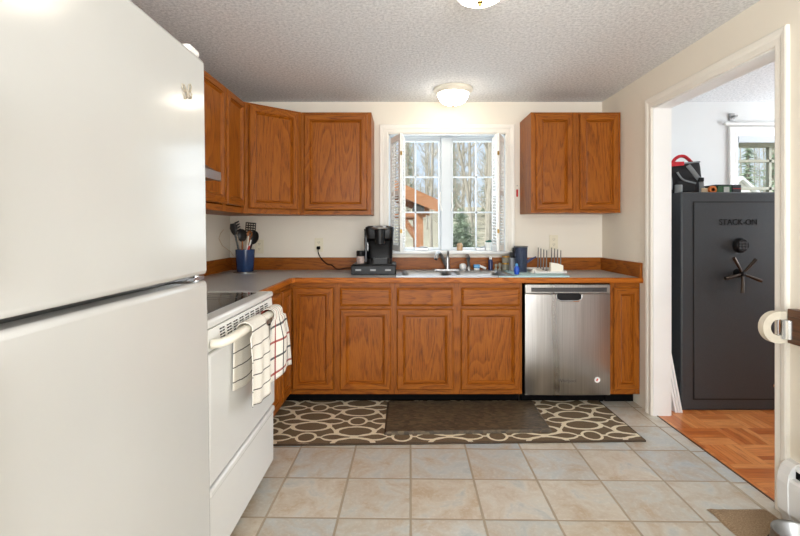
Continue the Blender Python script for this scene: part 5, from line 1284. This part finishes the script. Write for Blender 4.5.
def bare_tree(seed, h, r, loc, label, lean=0.0, nb=26, low=0.25, group=None):
    t = thing('bare_tree', label, 'tree', loc, group=group); tr, br = tree_shapes(seed, h, r, lean, nb, low)
    obj('trunk', tr, M['bark'], t, local=True); obj('branches', br, M['twig'], t, local=True); return t
def at_tree(px, Y): x = (px - PX) * Y / FPX; return (x, Y, gz(x, Y) - 0.05)
bare_tree(11, 12, 0.12, at_tree(488.5, 14), 'thick grey bare trunk near the right edge of the sink window', 0.005, 20, 0.35)
bare_tree(12, 11, 0.065, at_tree(479, 15), 'bare tree leaning left across the right-hand window sash', -0.16, 18, 0.35)
bare_tree(13, 13, 0.07, at_tree(470, 19), 'slim upright bare tree behind the green shrub outside', 0.01, 20, 0.3)
bare_tree(14, 12, 0.07, at_tree(431, 18), 'bare tree rising behind the wooden gazebo roof', 0.03, 22, 0.3)
bare_tree(15, 11, 0.11, (15.6, 19.0, gz(15.6, 19.0) - 0.05), 'bare tree leaning right seen through the next-room window', 0.14, 22, 0.3)
protos = []
LAB = 'grey bare tree in the thick woods far behind the house'
rr = random.Random(21)
spots = []; keep = [at_tree(488.5, 14)[:2], at_tree(479, 15)[:2], at_tree(470, 19)[:2], at_tree(431, 18)[:2], (15.6, 19.0), (13.0, 18.4)]
tries = 0
while len(spots) < 74 and tries < 6000:
    tries += 1
    Y = 16 + 32 * rr.random(); fan = rr.uniform(-0.10, 0.32) if len(spots) < 56 else rr.uniform(0.62, 0.92)
    p = (fan * Y, Y)
    if all(math.hypot(p[0] - q[0], p[1] - q[1]) > 2.2 for q in spots + keep): spots.append(p)
for k, (x, Y) in enumerate(spots):
    if k < 5: t = bare_tree(40 + k, rr.uniform(9, 13), rr.uniform(.045, .075), (x, Y, gz(x, Y) - .05), LAB, rr.uniform(-.04, .04), 44, .05, 'bare trees in the woods'); protos.append(t)
    else:
        t = dup(protos[k % 5], (x, Y, gz(x, Y) - .05), (0, 0, rr.uniform(0, 6.28)))
        s_ = rr.uniform(.8, 1.2); t.scale = (s_, s_, s_)
def evergreen(name, label, loc, h, w, seed, n=420, group=None, fluffy=False):
    rr = random.Random(seed); t = thing(name, label, 'tree' if h > 3 else 'shrub', loc, group=group)
    obj('trunk', B().tube([(0, 0, 0), (0, 0, h * .5), (0, 0, h * .97)], [h * .018, h * .012, h * .003], 8), M['bark'], t, local=True)
    b = B()
    for k in range(n):
        q = rr.random() ** 0.8; z = h * (0.06 + 0.92 * q); L = w * (1 - q) ** 0.75 * rr.uniform(.5, 1.0) + 0.06 * w
        a = rr.uniform(0, 6.28); d = Vector((math.cos(a), math.sin(a), rr.uniform(-.35, .12) if not fluffy else rr.uniform(-.1, .7))).normalized()
        p = Vector((0, 0, z)); sd = Vector((-math.sin(a), math.cos(a), 0))
        m_ = 5
        for i in range(m_):
            f0 = (i + .3) / m_; c = p + d * L * f0 + Vector((0, 0, -.12 * L * f0 * f0)); s2 = L * .20 * (1.15 - f0)
            for sg in (-1, 1):
                e = c + sd * sg * s2 * rr.uniform(.7, 1.3) + d * s2 * .9 + Vector((0, 0, rr.uniform(-.3, .25) * s2))
                b.add([c, c + d * L / m_ * 0.55, e, c + Vector((0, 0, s2 * .3))], [[0, 1, 2], [0, 2, 3]])
    obj('needles', b, M['needle'], t, local=True); return t
evergreen('evergreen_shrub', 'green bushy evergreen seen low through the right window sash', at_tree(461, 12.5), 2.1, 1.15, 5, 620, fluffy=True)
ev = evergreen('evergreen_tree', 'pale green evergreen tree in the woods behind the house', at_tree(452, 40), 8.5, 1.7, 6, 420, 'evergreens in the woods')
for px, Y, s_ in ((490, 44, 1.1), (725, 30, .9), (748, 34, 1.0), (772, 29, .9), (408, 46, 1.2)):
    t = dup(ev, at_tree(px, Y), (0, 0, Y)); t.scale = (s_, s_, s_)

# cedar gazebo left of the view
GY = 9.0; gzr = -0.36
t = thing('wooden_gazebo', 'brown cedar gazebo with gable roof outside the sink window', 'gazebo', (-1.1, GY + 1.4, gzr))
ev_x, ri_x = 0.70, -1.15; zr, ze = 2.62, 1.80
for sg in (1, -1):
    ex = ri_x + sg * (ev_x - ri_x)
    obj('roof', B().prism([(ri_x, zr), (ex, ze), (ex, ze + 0.05), (ri_x, zr + 0.07)], GY + 0.02, GY + 2.8, 'y'), M['shingle'], t)
    for yy in (GY, GY + 2.75):
        obj('rake_board', B().prism([(ri_x, zr - 0.26), (ex, ze - 0.20), (ex, ze + 0.045), (ri_x, zr + 0.06)], yy, yy + 0.05, 'y'), M['cedar'], t)
    px_ = ri_x + sg * (0.34 - ri_x)
    for yy in (GY + 0.18, GY + 2.45):
        obj('post', B().box(px_ - 0.075, px_ + 0.075, yy, yy + 0.15, gzr, 1.66), M['cedar'], t)
        obj('brace', B().tube([(px_ - sg * 0.02, yy + 0.075, 1.02), (px_ - sg * 0.42, yy + 0.075, 1.60)], 0.055, 4), M['cedar'], t)
    obj('beam', B().box(px_ - 0.09, px_ + 0.09, GY + 0.06, GY + 2.74, 1.60, 1.82), M['iron'], t)
for yy in (GY + 0.2, GY + 2.47): obj('tie_beam', B().box(ri_x - 1.62, ri_x + 1.62, yy, yy + 0.11, 1.50, 1.60), M['cedar'], t)
obj('rail', B().box(ri_x - 1.45, 0.30, GY + 0.22, GY + 0.28, 0.62, 0.72), M['cedar'], t)
# white shed past the next room's window
t = thing('garden_shed', 'white gabled shed outside the next-room window', 'shed', (13.2, 17.5, gz(13.2, 17.5)))
g0 = gz(13.2, 17.5) - 0.1
obj('walls', B().prism([(11.9, g0), (13.9, g0), (13.9, g0 + 2.0), (12.9, g0 + 2.9), (11.9, g0 + 2.0)], 17.2, 19.5, 'y'), M['trim_white'], t)
for sg in (1, -1): obj('roof', B().prism([(12.9, g0 + 2.92), (12.9 + sg * 1.2, g0 + 1.84), (12.9 + sg * 1.2, g0 + 1.94), (12.9, g0 + 3.03)], 17.0, 19.7, 'y'), plain('pale_roof_snow' , (226, 230, 234), 0.7) if sg == 1 else bpy.data.materials['pale_roof_snow'], t)
